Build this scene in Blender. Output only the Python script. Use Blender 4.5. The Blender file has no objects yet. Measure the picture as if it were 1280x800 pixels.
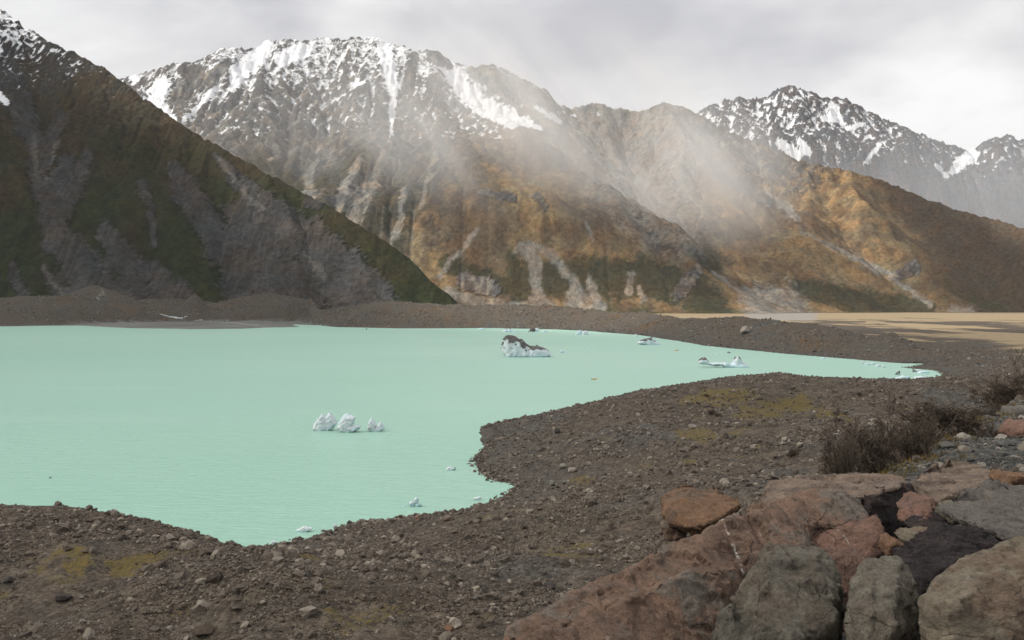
import bpy, bmesh, math, random
import numpy as np
from mathutils import Vector, Euler, Matrix

# ------------------------------------------------------------------ camera, sky, sun, exposure
F = 1244.0            # focal length in pixels of a 1280 px wide picture
HZ = 378.0            # horizon row
EYE = 80.0            # eye height above the lake
S = bpy.context.scene
COL = S.collection
cam_data = bpy.data.cameras.new('camera')
cam_data.sensor_width = 36.0
cam_data.lens = 36.0 * F / 1280.0
cam_data.shift_y = -(400.0 - HZ) / 1280.0
cam_data.clip_start = 0.1
cam_data.clip_end = 60000.0
cam = bpy.data.objects.new('camera', cam_data)
COL.objects.link(cam)
cam.location = (0, 0, EYE)
cam.rotation_euler = (math.radians(90), 0, 0)
S.camera = cam

SUN_AZ = -97.0        # degrees from the view direction, negative = left
SUN_EL = 44.0
SUN_DIR = Vector((math.sin(math.radians(SUN_AZ)) * math.cos(math.radians(SUN_EL)),
                  math.cos(math.radians(SUN_AZ)) * math.cos(math.radians(SUN_EL)),
                  math.sin(math.radians(SUN_EL))))
sun_data = bpy.data.lights.new('sun', 'SUN')
sun_data.energy = 4.8
sun_data.angle = math.radians(2.5)
sun_data.color = (1.0, 0.93, 0.82)
sun = bpy.data.objects.new('sun', sun_data)
COL.objects.link(sun)
sun.rotation_euler = SUN_DIR.to_track_quat('Z', 'Y').to_euler()
sun.location = (0, 0, 500)

world = bpy.data.worlds.new('World')
S.world = world
world.use_nodes = True
wn = world.node_tree.nodes; wl = world.node_tree.links
wn.clear()
def W(t, **k):
    n = wn.new(t)
    for a, b in k.items(): setattr(n, a, b)
    return n
sky = W('ShaderNodeTexSky', sky_type='NISHITA', sun_disc=False)
sky.sun_elevation = math.radians(SUN_EL)
sky.sun_rotation = math.radians(SUN_AZ)
sky.air_density = 1.0; sky.dust_density = 2.0
skys = W('ShaderNodeMixRGB', blend_type='MULTIPLY'); skys.inputs[0].default_value = 1
skys.inputs[2].default_value = (0.09, 0.09, 0.09, 1)
wl.new(sky.outputs[0], skys.inputs[1])
geo = W('ShaderNodeTexCoord')
mp = W('ShaderNodeMapping'); mp.inputs['Scale'].default_value = (1.0, 1.0, 2.2)
mp.inputs['Location'].default_value = (1.35, 0.6, 0.3)
wl.new(geo.outputs['Generated'], mp.inputs[0])
n1 = W('ShaderNodeTexNoise'); n1.inputs['Scale'].default_value = 2.6; n1.inputs['Detail'].default_value = 7; n1.inputs['Roughness'].default_value = 0.5
n1.inputs['Distortion'].default_value = 0.25
wl.new(mp.outputs[0], n1.inputs[0])
ramp = W('ShaderNodeValToRGB')
e = ramp.color_ramp.elements
e[0].position = 0.40; e[0].color = (0.58, 0.58, 0.62, 1)
e[1].position = 0.60; e[1].color = (1.04, 1.04, 1.03, 1)
m_ = e.new(0.5); m_.color = (0.81, 0.805, 0.815, 1)
wl.new(n1.outputs[0], ramp.inputs[0])
cov = W('ShaderNodeMixRGB'); cov.inputs[0].default_value = 0.95
wl.new(skys.outputs[0], cov.inputs[1]); wl.new(ramp.outputs[0], cov.inputs[2])
bgn = W('ShaderNodeBackground'); bgn.inputs[1].default_value = 1.0
wl.new(cov.outputs[0], bgn.inputs[0])
wo = W('ShaderNodeOutputWorld'); wl.new(bgn.outputs[0], wo.inputs[0])

S.view_settings.view_transform = 'Standard'
S.view_settings.look = 'None'
S.view_settings.exposure = 0.0
S.view_settings.gamma = 1.0
S.render.engine = 'CYCLES'
S.cycles.use_denoising = True
S.cycles.max_bounces = 5
S.cycles.diffuse_bounces = 2
S.cycles.glossy_bounces = 2
S.cycles.volume_bounces = 2
S.cycles.transparent_max_bounces = 12
S.cycles.use_adaptive_sampling = True

# ------------------------------------------------------------------ helpers
rng = np.random.default_rng(7)
random.seed(7)

_P = np.random.default_rng(1234).permutation(256)
_P = np.concatenate([_P, _P])
_A = np.random.default_rng(99).uniform(0, 2 * math.pi, 256)
_GX, _GY = np.cos(_A), np.sin(_A)

def perlin(x, y, seed=0):
    x = np.asarray(x, dtype=np.float64) + seed * 17.31; y = np.asarray(y, dtype=np.float64) - seed * 9.77
    xi = np.floor(x).astype(np.int64); yi = np.floor(y).astype(np.int64)
    xf = x - xi; yf = y - yi
    u = xf * xf * xf * (xf * (xf * 6 - 15) + 10); v = yf * yf * yf * (yf * (yf * 6 - 15) + 10)
    xi &= 255; yi &= 255
    x1 = (xi + 1) & 255; y1 = (yi + 1) & 255
    a = _P[_P[xi] + yi]; b = _P[_P[x1] + yi]; c = _P[_P[xi] + y1]; d = _P[_P[x1] + y1]
    n00 = _GX[a] * xf + _GY[a] * yf
    n10 = _GX[b] * (xf - 1) + _GY[b] * yf
    n01 = _GX[c] * xf + _GY[c] * (yf - 1)
    n11 = _GX[d] * (xf - 1) + _GY[d] * (yf - 1)
    return ((n00 * (1 - u) + n10 * u) * (1 - v) + (n01 * (1 - u) + n11 * u) * v) * 1.5

def fbm(x, y, scale, octs=5, seed=0, gain=0.5):
    r = 0; a = 1; t = 0; f = 1.0 / scale
    for o in range(octs):
        r = r + a * perlin(x * f, y * f, seed + o * 3); t += a
        a *= gain; f *= 2.03
    return r / t

def ridged(x, y, scale, octs=4, seed=0, gain=0.5):
    r = 0; a = 1; t = 0; f = 1.0 / scale
    for o in range(octs):
        r = r + a * (1 - 2 * np.abs(perlin(x * f, y * f, seed + o * 5))); t += a
        a *= gain; f *= 2.1
    return r / t

_G3 = np.random.default_rng(5).normal(size=(256, 3)); _G3 /= np.linalg.norm(_G3, axis=1)[:, None]
def perlin3(p, seed=0):
    p = p + seed * 7.13
    i = np.floor(p).astype(np.int64); f = p - i; w = f * f * f * (f * (f * 6 - 15) + 10)
    i &= 255
    r = 0
    for dx in (0, 1):
        for dy in (0, 1):
            for dz in (0, 1):
                h = _P[(_P[(_P[(i[:, 0] + dx) & 255] + i[:, 1] + dy) & 255] + i[:, 2] + dz) & 255]
                g = _G3[h]
                d = g[:, 0] * (f[:, 0] - dx) + g[:, 1] * (f[:, 1] - dy) + g[:, 2] * (f[:, 2] - dz)
                r = r + d * (w[:, 0] if dx else 1 - w[:, 0]) * (w[:, 1] if dy else 1 - w[:, 1]) * (w[:, 2] if dz else 1 - w[:, 2])
    return r * 1.5
def fbm3(p, scale, octs=4, seed=0, gain=0.5):
    r = 0; a = 1; t = 0; f = 1.0 / scale
    for o in range(octs):
        r = r + a * perlin3(p * f, seed + o * 3); t += a; a *= gain; f *= 2.03
    return r / t

def ridged3(p, scale, seed=0):
    return (1 - 2 * np.abs(perlin3(p / scale, seed))) * .7 + .3 * (1 - 2 * np.abs(perlin3(p / scale * 2.3, seed + 4)))

def sstep(a, b, x):
    t = np.clip((x - a) / (b - a), 0, 1)
    return t * t * (3 - 2 * t)

def at(px, py, Y):      # a point of the place seen at picture (px, py) and standing Y metres ahead
    return ((px - 640.0) / F * Y, Y, EYE + (HZ - py) / F * Y)
def on_lake(px, py, z=0.0):
    return at(px, py, (EYE - z) * F / (py - HZ))

def tag(o, label=None, cat=None, group=None, kind=None):
    if label: o['label'] = label
    if cat: o['category'] = cat
    if group: o['group'] = group
    if kind: o['kind'] = kind
    return o

def mesh_np(name, V, Q, mat=None, smooth=True):
    """V (n,3) floats, Q (m,3|4) ints"""
    me = bpy.data.meshes.new(name)
    V = np.ascontiguousarray(V, dtype=np.float32); Q = np.ascontiguousarray(Q, dtype=np.int32)
    k = Q.shape[1]
    me.vertices.add(len(V)); me.vertices.foreach_set('co', V.ravel())
    me.loops.add(Q.size); me.loops.foreach_set('vertex_index', Q.ravel())
    me.polygons.add(len(Q))
    me.polygons.foreach_set('loop_start', np.arange(0, Q.size, k, dtype=np.int32))
    me.polygons.foreach_set('loop_total', np.full(len(Q), k, dtype=np.int32))
    me.polygons.foreach_set('use_smooth', np.full(len(Q), smooth, dtype=bool))
    me.update(calc_edges=True)
    if mat: me.materials.append(mat)
    return me
def fattr(me, name, a):
    at_ = me.attributes.new(name, 'FLOAT', 'POINT'); at_.data.foreach_set('value', np.ascontiguousarray(a, dtype=np.float32).ravel())
def cattr(me, name, rgb):
    c = np.ones((len(rgb), 4), dtype=np.float32); c[:, :3] = rgb
    at_ = me.color_attributes.new(name, 'FLOAT_COLOR', 'POINT'); at_.data.foreach_set('color', c.ravel())
def link(name, me, parent=None):
    o = bpy.data.objects.new(name, me); COL.objects.link(o)
    if parent: o.parent = parent
    return o
def grid_faces(nr, nc, mask=None):
    i = np.arange(nr * nc).reshape(nr, nc)
    q = np.stack([i[:-1, :-1], i[:-1, 1:], i[1:, 1:], i[1:, :-1]], -1).reshape(-1, 4)
    if mask is not None: q = q[mask.reshape(-1)]
    return q
def compact(V, Q):
    used = np.zeros(len(V), bool); used[Q.ravel()] = True
    remap = np.cumsum(used) - 1
    return used, remap[Q]

# ---- material helper
class NT:
    def __init__(self, name):
        self.m = bpy.data.materials.new(name); self.m.use_nodes = True
        self.t = self.m.node_tree; self.t.nodes.clear()
        self.out = self.t.nodes.new('ShaderNodeOutputMaterial')
    def n(self, typ, ins=None, **k):
        n = self.t.nodes.new(typ)
        for a, b in k.items(): setattr(n, a, b)
        for a, b in (ins or {}).items():
            if isinstance(b, bpy.types.NodeSocket): self.t.links.new(b, n.inputs[a])
            else: n.inputs[a].default_value = b
        return n
    def math(self, op, a, b=0.0, c=0.0, clamp=False):
        n = self.n('ShaderNodeMath', {0: a, 1: b, 2: c}, operation=op); n.use_clamp = clamp
        return n.outputs[0]
    def mix(self, f, a, b, typ='MIX'):
        n = self.n('ShaderNodeMixRGB', {0: f, 1: a, 2: b}, blend_type=typ); return n.outputs[0]
    def noise(self, vec, scale, detail=4, rough=0.55, dist=0.0, out=0):
        return self.n('ShaderNodeTexNoise', {'Vector': vec, 'Scale': scale, 'Detail': detail, 'Roughness': rough, 'Distortion': dist}).outputs[out]
    def ramp(self, f, stops):
        n = self.n('ShaderNodeValToRGB', {0: f}); e = n.color_ramp.elements
        while len(e) < len(stops): e.new(0.5)
        for el, (p, c) in zip(e, stops):
            el.position = p; el.color = (c if isinstance(c, tuple) else (c, c, c)) + (1,)
        return n.outputs[0]
    def smooth(self, x, a, b):
        n = self.n('ShaderNodeMapRange', {0: x, 1: a, 2: b, 3: 0.0, 4: 1.0}); n.interpolation_type = 'SMOOTHSTEP'
        return n.outputs[0]
    def attr(self, name, out=2, typ='GEOMETRY'):
        return self.n('ShaderNodeAttribute', attribute_name=name, attribute_type=typ).outputs[out]
    def scaled(self, vec, s):
        return self.n('ShaderNodeMapping', {0: vec, 3: s}).outputs[0]
    def bump(self, h, dist, strength=1.0, normal=None):
        ins = {'Height': h, 'Distance': dist, 'Strength': strength}
        if normal is not None: ins['Normal'] = normal
        return self.n('ShaderNodeBump', ins).outputs[0]
    def bsdf(self, color, rough=0.9, normal=None, spec=0.2, **k):
        ins = {'Base Color': color, 'Roughness': rough, 'Specular IOR Level': spec}
        if normal is not None: ins['Normal'] = normal
        ins.update(k)
        b = self.n('ShaderNodeBsdfPrincipled', ins)
        self.t.links.new(b.outputs[0], self.out.inputs[0]); return b

def rgb(r, g, b): return (r, g, b, 1)

# ------------------------------------------------------------------ mountains
def poly3(pts):
    return np.array([at(*p) for p in pts])

def ridge_height(X, Y, ridges):
    H = np.full(X.shape, -1e9); G = np.zeros(X.shape, np.int8)
    for g, slope, pts in ridges:
        P = poly3(pts) if len(pts[0]) == 3 else pts
        for a, b in zip(P[:-1], P[1:]):
            dx, dy = b[0] - a[0], b[1] - a[1]
            L2 = dx * dx + dy * dy
            t = np.clip(((X - a[0]) * dx + (Y - a[1]) * dy) / L2, 0, 1)
            d = np.hypot(X - a[0] - t * dx, Y - a[1] - t * dy)
            z = a[2] + t * (b[2] - a[2])
            c = z - slope * d * (1.12 - 0.22 * np.clip(d / 1200, 0, 1))
            m = c > H
            H[m] = c[m]; G[m] = g
    return H, G

NB = [(-1, -1), (-1, 0), (-1, 1), (0, -1), (0, 1), (1, -1), (1, 0), (1, 1)]
def flow(h, dx):
    nr, nc = h.shape
    best = np.zeros_like(h); rec = np.arange(nr * nc).reshape(nr, nc).copy(); dist = np.full(h.shape, dx)
    idx = np.arange(nr * nc).reshape(nr, nc)
    hp = np.pad(h, 1, constant_values=1e9)
    ip = np.pad(idx, 1, constant_values=0)
    for a, b in NB:
        d = dx * math.hypot(a, b)
        s = (h - hp[1 + a:1 + a + nr, 1 + b:1 + b + nc]) / d
        m = s > best
        best[m] = s[m]; rec[m] = ip[1 + a:1 + a + nr, 1 + b:1 + b + nc][m]; dist[m] = d
    return rec.ravel(), dist.ravel()
def drain(h, dx):
    rec, dist = flow(h, dx)
    order = np.argsort(h.ravel(), kind='stable')
    ol = order.tolist(); rl = rec.tolist()
    A = [dx * dx] * len(ol)
    for i in reversed(ol):
        r = rl[i]
        if r != i: A[r] += A[i]
    return rec, dist, ol, rl, np.array(A)
def stream(h, dx, K, its, fixed, m=0.45, talus=1.05, relax=2):
    sh = h.shape
    K = np.broadcast_to(K, sh).ravel()
    for it in range(its):
        hn = h + 0.0
        rec, dist, ol, rl, A = drain(hn, dx)
        k = (K * A ** m / dist); k[fixed.ravel()] = 0
        kl = k.tolist(); hl = hn.ravel().tolist()
        for i in ol:
            kk = kl[i]
            if kk and rl[i] != i: hl[i] = (hl[i] + kk * hl[rl[i]]) / (1 + kk)
        h = np.array(hl).reshape(sh)
        for _ in range(relax):      # rockfall: slopes above the talus angle slump
            for ax in (0, 1):
                d = np.diff(h, axis=ax); e_ = np.sign(d) * np.maximum(np.abs(d) - talus * dx, 0) * 0.25
                if ax == 0: h[:-1] += e_; h[1:] -= e_
                else: h[:, :-1] += e_; h[:, 1:] -= e_
    return h

def upsample(h, nr, nc):
    r = np.linspace(0, h.shape[0] - 1, nr); c = np.linspace(0, h.shape[1] - 1, nc)
    r0 = np.minimum(r.astype(int), h.shape[0] - 2); c0 = np.minimum(c.astype(int), h.shape[1] - 2)
    fr = (r - r0)[:, None]; fc = (c - c0)[None]
    return (h[r0][:, c0] * (1 - fr) * (1 - fc) + h[r0 + 1][:, c0] * fr * (1 - fc) + h[r0][:, c0 + 1] * (1 - fr) * fc + h[r0 + 1][:, c0 + 1] * fr * fc)

def skyline_fit(h, X, Y, floor, sky_pts, lo, hi):
    px = 640 + X / Y * F
    t = (h - EYE) / Y
    bins = np.arange(lo, hi + 1, 4.0)
    b = np.clip(((px - lo) / 4.0).astype(int), -1, len(bins))
    cur = np.full(len(bins), -1.0)
    ok = (b >= 0) & (b < len(bins))
    np.maximum.at(cur, b[ok], t[ok])
    sp = np.array(sky_pts)
    tgt = (HZ - np.interp(bins, sp[:, 0], sp[:, 1])) / F
    good = cur > 0.01
    f = np.where(good, np.clip(tgt, 0.002, None) / np.where(good, cur, 1), 1)
    f = np.clip(f, 0.7, 1.4)
    k = np.exp(-0.5 * (np.arange(-6, 7) / 2.2) ** 2); k /= k.sum()
    f = np.convolve(np.pad(f, 6, mode='edge'), k, 'valid')
    fi = np.interp(px, bins, f)
    w = sstep(0.0, 900.0, h - floor)
    return floor + (h - floor) * (1 + (fi - 1) * w)

def make_field(x0, x1, y0, y1, dx, ridges, floor, K, coarse_it, fine_it, sky_pts, lo, hi, seed, rough=1.0, warp=1.0, foot=500.0, Kmap=None):
    nc = int((x1 - x0) / dx) + 1; nr = int((y1 - y0) / dx) + 1
    X, Y = np.meshgrid(np.linspace(x0, x1, nc), np.linspace(y0, y1, nr))
    c = 2
    Xc, Yc = X[::c, ::c], Y[::c, ::c]
    wx = 150 * warp * fbm(Xc, Yc, 900, 4, seed); wy = 150 * warp * fbm(Xc, Yc, 900, 4, seed + 50)
    H, G = ridge_height(Xc + wx, Yc + wy, ridges)
    up0 = sstep(0, 500, H - floor(Xc, Yc))
    H = H + rough * (.35 + .65 * up0) * (95 * fbm(Xc, Yc, 900, 3, seed + 2) + 75 * fbm(Xc, Yc, 420, 5, seed + 3, .58) + 46 * ridged(Xc + .5 * Yc, Yc - .3 * Xc, 230, 4, seed + 9, .6))
    fl = floor(Xc, Yc)
    wy_f = np.clip((Yc - y0 - 60 - 120 * fbm(Xc, Yc, 500, 3, seed + 5)) / foot, 0, 1) ** .75
    H = fl + (H - fl) * wy_f
    H = np.where(H > fl, H, fl + 0.002 * (Yc - y0))
    fixed = H <= fl + 1
    km = Kmap(Xc, Yc, H) if Kmap else 1.0
    if Kmap: H = H + (1 - km) * sstep(60, 400, H - fl) * (70 * fbm(Xc, Yc, 650, 4, seed + 13) + 45 * ridged(Xc + Yc * .6, Yc * .7, 420, 3, seed + 17))
    H = stream(H, dx * c, K * km, coarse_it, fixed)
    Hf = upsample(H, nr, nc); Gf = G[np.minimum((np.arange(nr) // c), G.shape[0] - 1)][:, np.minimum(np.arange(nc) // c, G.shape[1] - 1)]
    fl = floor(X, Y)
    up = sstep(20, 400, Hf - fl)
    rockz = sstep(700, 1500, Hf)
    Hf = Hf + up * rough * ((12 + 16 * rockz) * ridged(X, Y, 110, 4, seed + 21) + (5 + 14 * rockz) * fbm(X, Y, 50, 3, seed + 33))
    Hf = skyline_fit(Hf, X, Y, fl, sky_pts, lo, hi)
    fixed = Hf <= fl + 2
    Hf = stream(Hf, dx, K * 0.6 * (Kmap(X, Y, Hf) if Kmap else 1.0), fine_it, fixed, talus=1.3, relax=1)
    Hf = skyline_fit(Hf, X, Y, fl, sky_pts, lo, hi)
    Hf = Hf + sstep(30, 500, Hf - fl) * rough * (3.5 + 8 * rockz) * ridged(X, Y, 38, 2, seed + 71)
    rec, dist, ol, rl, A = drain(Hf, dx)
    gy, gx = np.gradient(Hf, dx)
    slope = np.hypot(gx, gy)
    lap = (np.roll(Hf, 3, 0) + np.roll(Hf, -3, 0) + np.roll(Hf, 3, 1) + np.roll(Hf, -3, 1) - 4 * Hf) / (9 * dx)
    return X, Y, Hf, Gf, A.reshape(Hf.shape) / (dx * dx), slope, lap, gx, gy, fl

def strokes(px, py, lines):
    """soft mask of thick polylines; each line = [(px, py, half width), ...]"""
    M = np.zeros(px.shape)
    for ln in lines:
        for a, b in zip(ln[:-1], ln[1:]):
            dx, dy = b[0] - a[0], b[1] - a[1]
            t = np.clip(((px - a[0]) * dx + (py - a[1]) * dy) / (dx * dx + dy * dy), 0, 1)
            d = np.hypot(px - a[0] - t * dx, py - a[1] - t * dy)
            w = a[2] + t * (b[2] - a[2])
            M = np.maximum(M, 1 - d / (w * 1.0 + 1e-6) * 0.5)     # 0.5 at the nominal half width
    return M

def lerp3(a, b, w):
    return a * (1 - w[..., None]) + b * w[..., None]
def C(*c): return np.array(c)

def mountain_material(name, bump=1.0):
    n = NT(name)
    g = n.n('ShaderNodeNewGeometry'); P = g.outputs['Position']
    col = n.attr('col', 0)
    snow = n.attr('snow', 2); rock = n.attr('rock', 2)
    nf = n.noise(P, 0.035, 5, 0.62)
    nf2 = n.noise(P, 0.16, 3, 0.6)
    nl = n.noise(P, 0.006, 4, 0.6)
    mul = n.math('ADD', n.math('MULTIPLY', n.math('SUBTRACT', nf, .5), 2.0), n.math('MULTIPLY', n.math('SUBTRACT', nf2, .5), 1.6))
    mul = n.math('MAXIMUM', n.math('ADD', mul, 1.0), .35)
    base = n.mix(1.0, col, n.n('ShaderNodeCombineColor', {0: mul, 1: mul, 2: mul}).outputs[0], 'MULTIPLY')
    hue = n.mix(n.smooth(nl, 0.35, 0.65), rgb(1.1, 0.97, 0.86), rgb(0.92, 1.0, 1.06))
    base = n.mix(1.0, base, hue, 'MULTIPLY')
    s = n.math('ADD', snow, n.math('MULTIPLY', n.math('SUBTRACT', nf, 0.5), 1.3))
    s = n.math('ADD', s, n.math('MULTIPLY', n.math('SUBTRACT', nf2, 0.5), 0.9))
    sm = n.smooth(s, 0.42, 0.62)
    colr = n.mix(sm, base, rgb(0.86, 0.88, 0.92))
    hgt = n.math('ADD', n.math('MULTIPLY', nf, 1.0), n.math('MULTIPLY', nf2, 0.45))
    amt = n.math('MULTIPLY', n.math('ADD', n.math('MULTIPLY', rock, 0.8), 0.35), n.math('SUBTRACT', 1.0, n.math('MULTIPLY', sm, 0.7)))
    bp = n.bump(n.math('MULTIPLY', hgt, amt), 38.0 * bump, 1.0)
    n.bsdf(colr, 0.95, bp, 0.1)
    return n.m

def build_mountains(name_base, X, Y, H, G, groups, attrs, dx, mat, floor, skirt=-30):
    nr, nc = H.shape
    V = np.stack([X, Y, H], -1).reshape(-1, 3)
    out = []
    for g, label in groups:
        cell = G[:-1, :-1] == g
        hi = (np.maximum.reduce([H[:-1, :-1] - floor[:-1, :-1], H[1:, :-1] - floor[1:, :-1], H[:-1, 1:] - floor[:-1, 1:], H[1:, 1:] - floor[1:, 1:]]) > 1.5)
        Q = grid_faces(nr, nc, cell & hi)
        if not len(Q): continue
        used, Qr = compact(V, Q)
        me = mesh_np(name_base, V[used], Qr, mat)
        for k, a in attrs.items():
            if a.ndim == 3: cattr(me, k, a.reshape(-1, 3)[used])
            else: fattr(me, k, a.reshape(-1)[used])
        o = link(name_base, me); tag(o, label, None, None, 'structure')
        out.append(o)
    return out

PLAIN = 14.0

# ---------------- the shaded mountain on the left
SKY_A = [(-600, -190), (-300, -110), (0, 12), (25, 30), (50, 47), (90, 66), (130, 86), (155, 105), (180, 124), (240, 165), (330, 215), (420, 265), (500, 315), (545, 348), (585, 379), (640, 379)]
RA = [
 (0, .98, [(-900, -250, 8200), (-500, -150, 7300), (0, 10, 6300), (50, 45, 6050), (130, 85, 5800), (180, 125, 5600), (240, 165, 5400), (330, 215, 5150), (420, 265, 4900), (500, 315, 4680), (560, 355, 4530), (590, 384, 4430)]),
 (0, .85, [(-500, -100, 6900), (-200, 60, 5700), (-60, 110, 5300), (0, 185, 4980), (50, 285, 4650), (92, 352, 4400)]),
 (0, .85, [(0, 10, 6300), (-30, 80, 5900), (-20, 130, 5600)]),
 (0, .80, [(130, 85, 5800), (125, 165, 5420), (140, 255, 5000), (160, 330, 4600), (175, 376, 4370)]),
 (0, .80, [(240, 165, 5400), (255, 250, 4960), (272, 330, 4560), (280, 376, 4370)]),
 (0, .80, [(330, 215, 5150), (375, 290, 4760), (405, 350, 4480), (420, 378, 4370)]),
 (0, .80, [(420, 265, 4900), (470, 330, 4600), (500, 376, 4400)]),
]
def floor_A(X, Y):
    return np.full(X.shape, 55.0) - 30 * sstep(-1500, 0, X)
def kmap_A(X, Y, H): return .35 + .65 * sstep(350, 900, H)
XA, YA, HA, GA, AA, SA, LA, gxA, gyA, flA = make_field(-5600, 60, 4180, 7600, 7.0, RA, floor_A, 0.014, 22, 5, SKY_A, -500, 590, 11, 0.8, Kmap=kmap_A)

def paint(X, Y, H, slope, A, lap, gx, seed):
    px = 640 + X / Y * F; py = HZ - (H - EYE) / Y * F
    wpx = px + 7 * fbm(X, Y + H, 160, 4, seed + 80); wpy = py + 7 * fbm(X + H, Y, 160, 4, seed + 90)
    return px, py, wpx, wpy
px, py, wx_, wy_ = paint(XA, YA, HA, SA, AA, LA, gxA, 1)
nA = fbm(XA, YA, 420, 5, 300); nA2 = fbm(XA, YA, 60, 4, 310); nA3 = fbm(XA, YA + HA, 25, 3, 320)
forest = C(.026, .031, .011); shrub = C(.044, .033, .017); tuss = C(.068, .052, .032); rockc = C(.062, .057, .055); screec = C(.100, .092, .089)
veg = lerp3(forest, shrub, sstep(-.25, .4, nA + (250 - py) / 260))
veg = lerp3(veg, tuss, .75 * sstep(0, .55, nA * .7 + (150 - py) / 90 + np.clip((px - 90) / 300, 0, .3)))
veg = veg * (.88 + .55 * nA2 + .5 * nA3)[..., None]
scr = strokes(wx_, wy_, [
 [(2, 78, 10), (24, 125, 17), (44, 185, 10), (46, 225, 9), (58, 262, 11), (75, 300, 20), (100, 335, 26), (125, 378, 34)],
 [(85, 205, 12), (60, 245, 14), (68, 290, 14)], [(75, 145, 9), (60, 190, 9), (46, 222, 8)],
 [(218, 212, 9), (232, 240, 18), (262, 280, 16), (285, 330, 18), (300, 380, 16)],
 [(270, 196, 4), (300, 228, 11), (340, 268, 20), (385, 300, 28), (430, 350, 34), (450, 380, 34)],
 [(300, 270, 20), (330, 330, 50), (350, 380, 60)], [(178, 232, 7), (188, 262, 5), (192, 305, 4)], [(132, 290, 12), (160, 330, 17), (175, 378, 22)],
 [(190, 340, 12), (220, 378, 24)], [(54, 335, 3), (70, 360, 7), (80, 380, 9)], [(14, 330, 5), (30, 375, 9)], [(385, 253, 7), (398, 258, 7)], [(448, 330, 8), (480, 375, 18)],
 [(110, 195, 7), (85, 250, 14), (60, 290, 10)]])
scr = sstep(.42, .60, scr + .30 * nA2 + .24 * nA3 + .03)
hiR = sstep(0, 1, (105 - py) / 60 + nA * .8 + (SA - .9) * .5)
scr = np.clip(np.maximum(scr, hiR * .95), 0, 1)
rk = lerp3(rockc, screec, sstep(-.3, .35, fbm(XA, YA, 130, 4, 330) + .25 * (np.log10(AA) - 1.4)))
pale = strokes(wx_, wy_, [[(272, 198, 2.5), (300, 232, 4), (325, 262, 4)], [(238, 196, 3), (244, 206, 4)], [(380, 318, 3), (405, 345, 4)], [(54, 335, 2), (84, 378, 3)], [(72, 180, 3), (58, 222, 3)], [(40, 175, 4), (46, 215, 3)]])
rk = lerp3(rk, C(.16, .150, .138), .7 * sstep(.36, .7, pale + .45 * nA3 + .3 * nA2))
colA = lerp3(veg, rk * (1 + .35 * nA3)[..., None], scr)
snowA = sstep(0, 1, (118 - py) / 95 + .55 * nA + .45 * nA2 + (LA * .6).clip(-.35, .35) - .28 * (SA - .8)) * .95
snowA = np.minimum(snowA, .66); snowA = np.where(py > 150, 0, snowA)
snowA = np.maximum(snowA, (strokes(px, py, [[(-8, 112, 5), (8, 128, 4)]]) > .45) * .9)
matA = mountain_material('left_mountain_slopes', 0.75)
build_mountains('mountain', XA, YA, HA, GA, [(0, 'dark scrub-covered mountain slope at left in cloud shade, with grey scree gullies')],
                {'col': np.clip(colA, .005, .9), 'snow': snowA, 'rock': scr}, 7.0, matA, flA)

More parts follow.
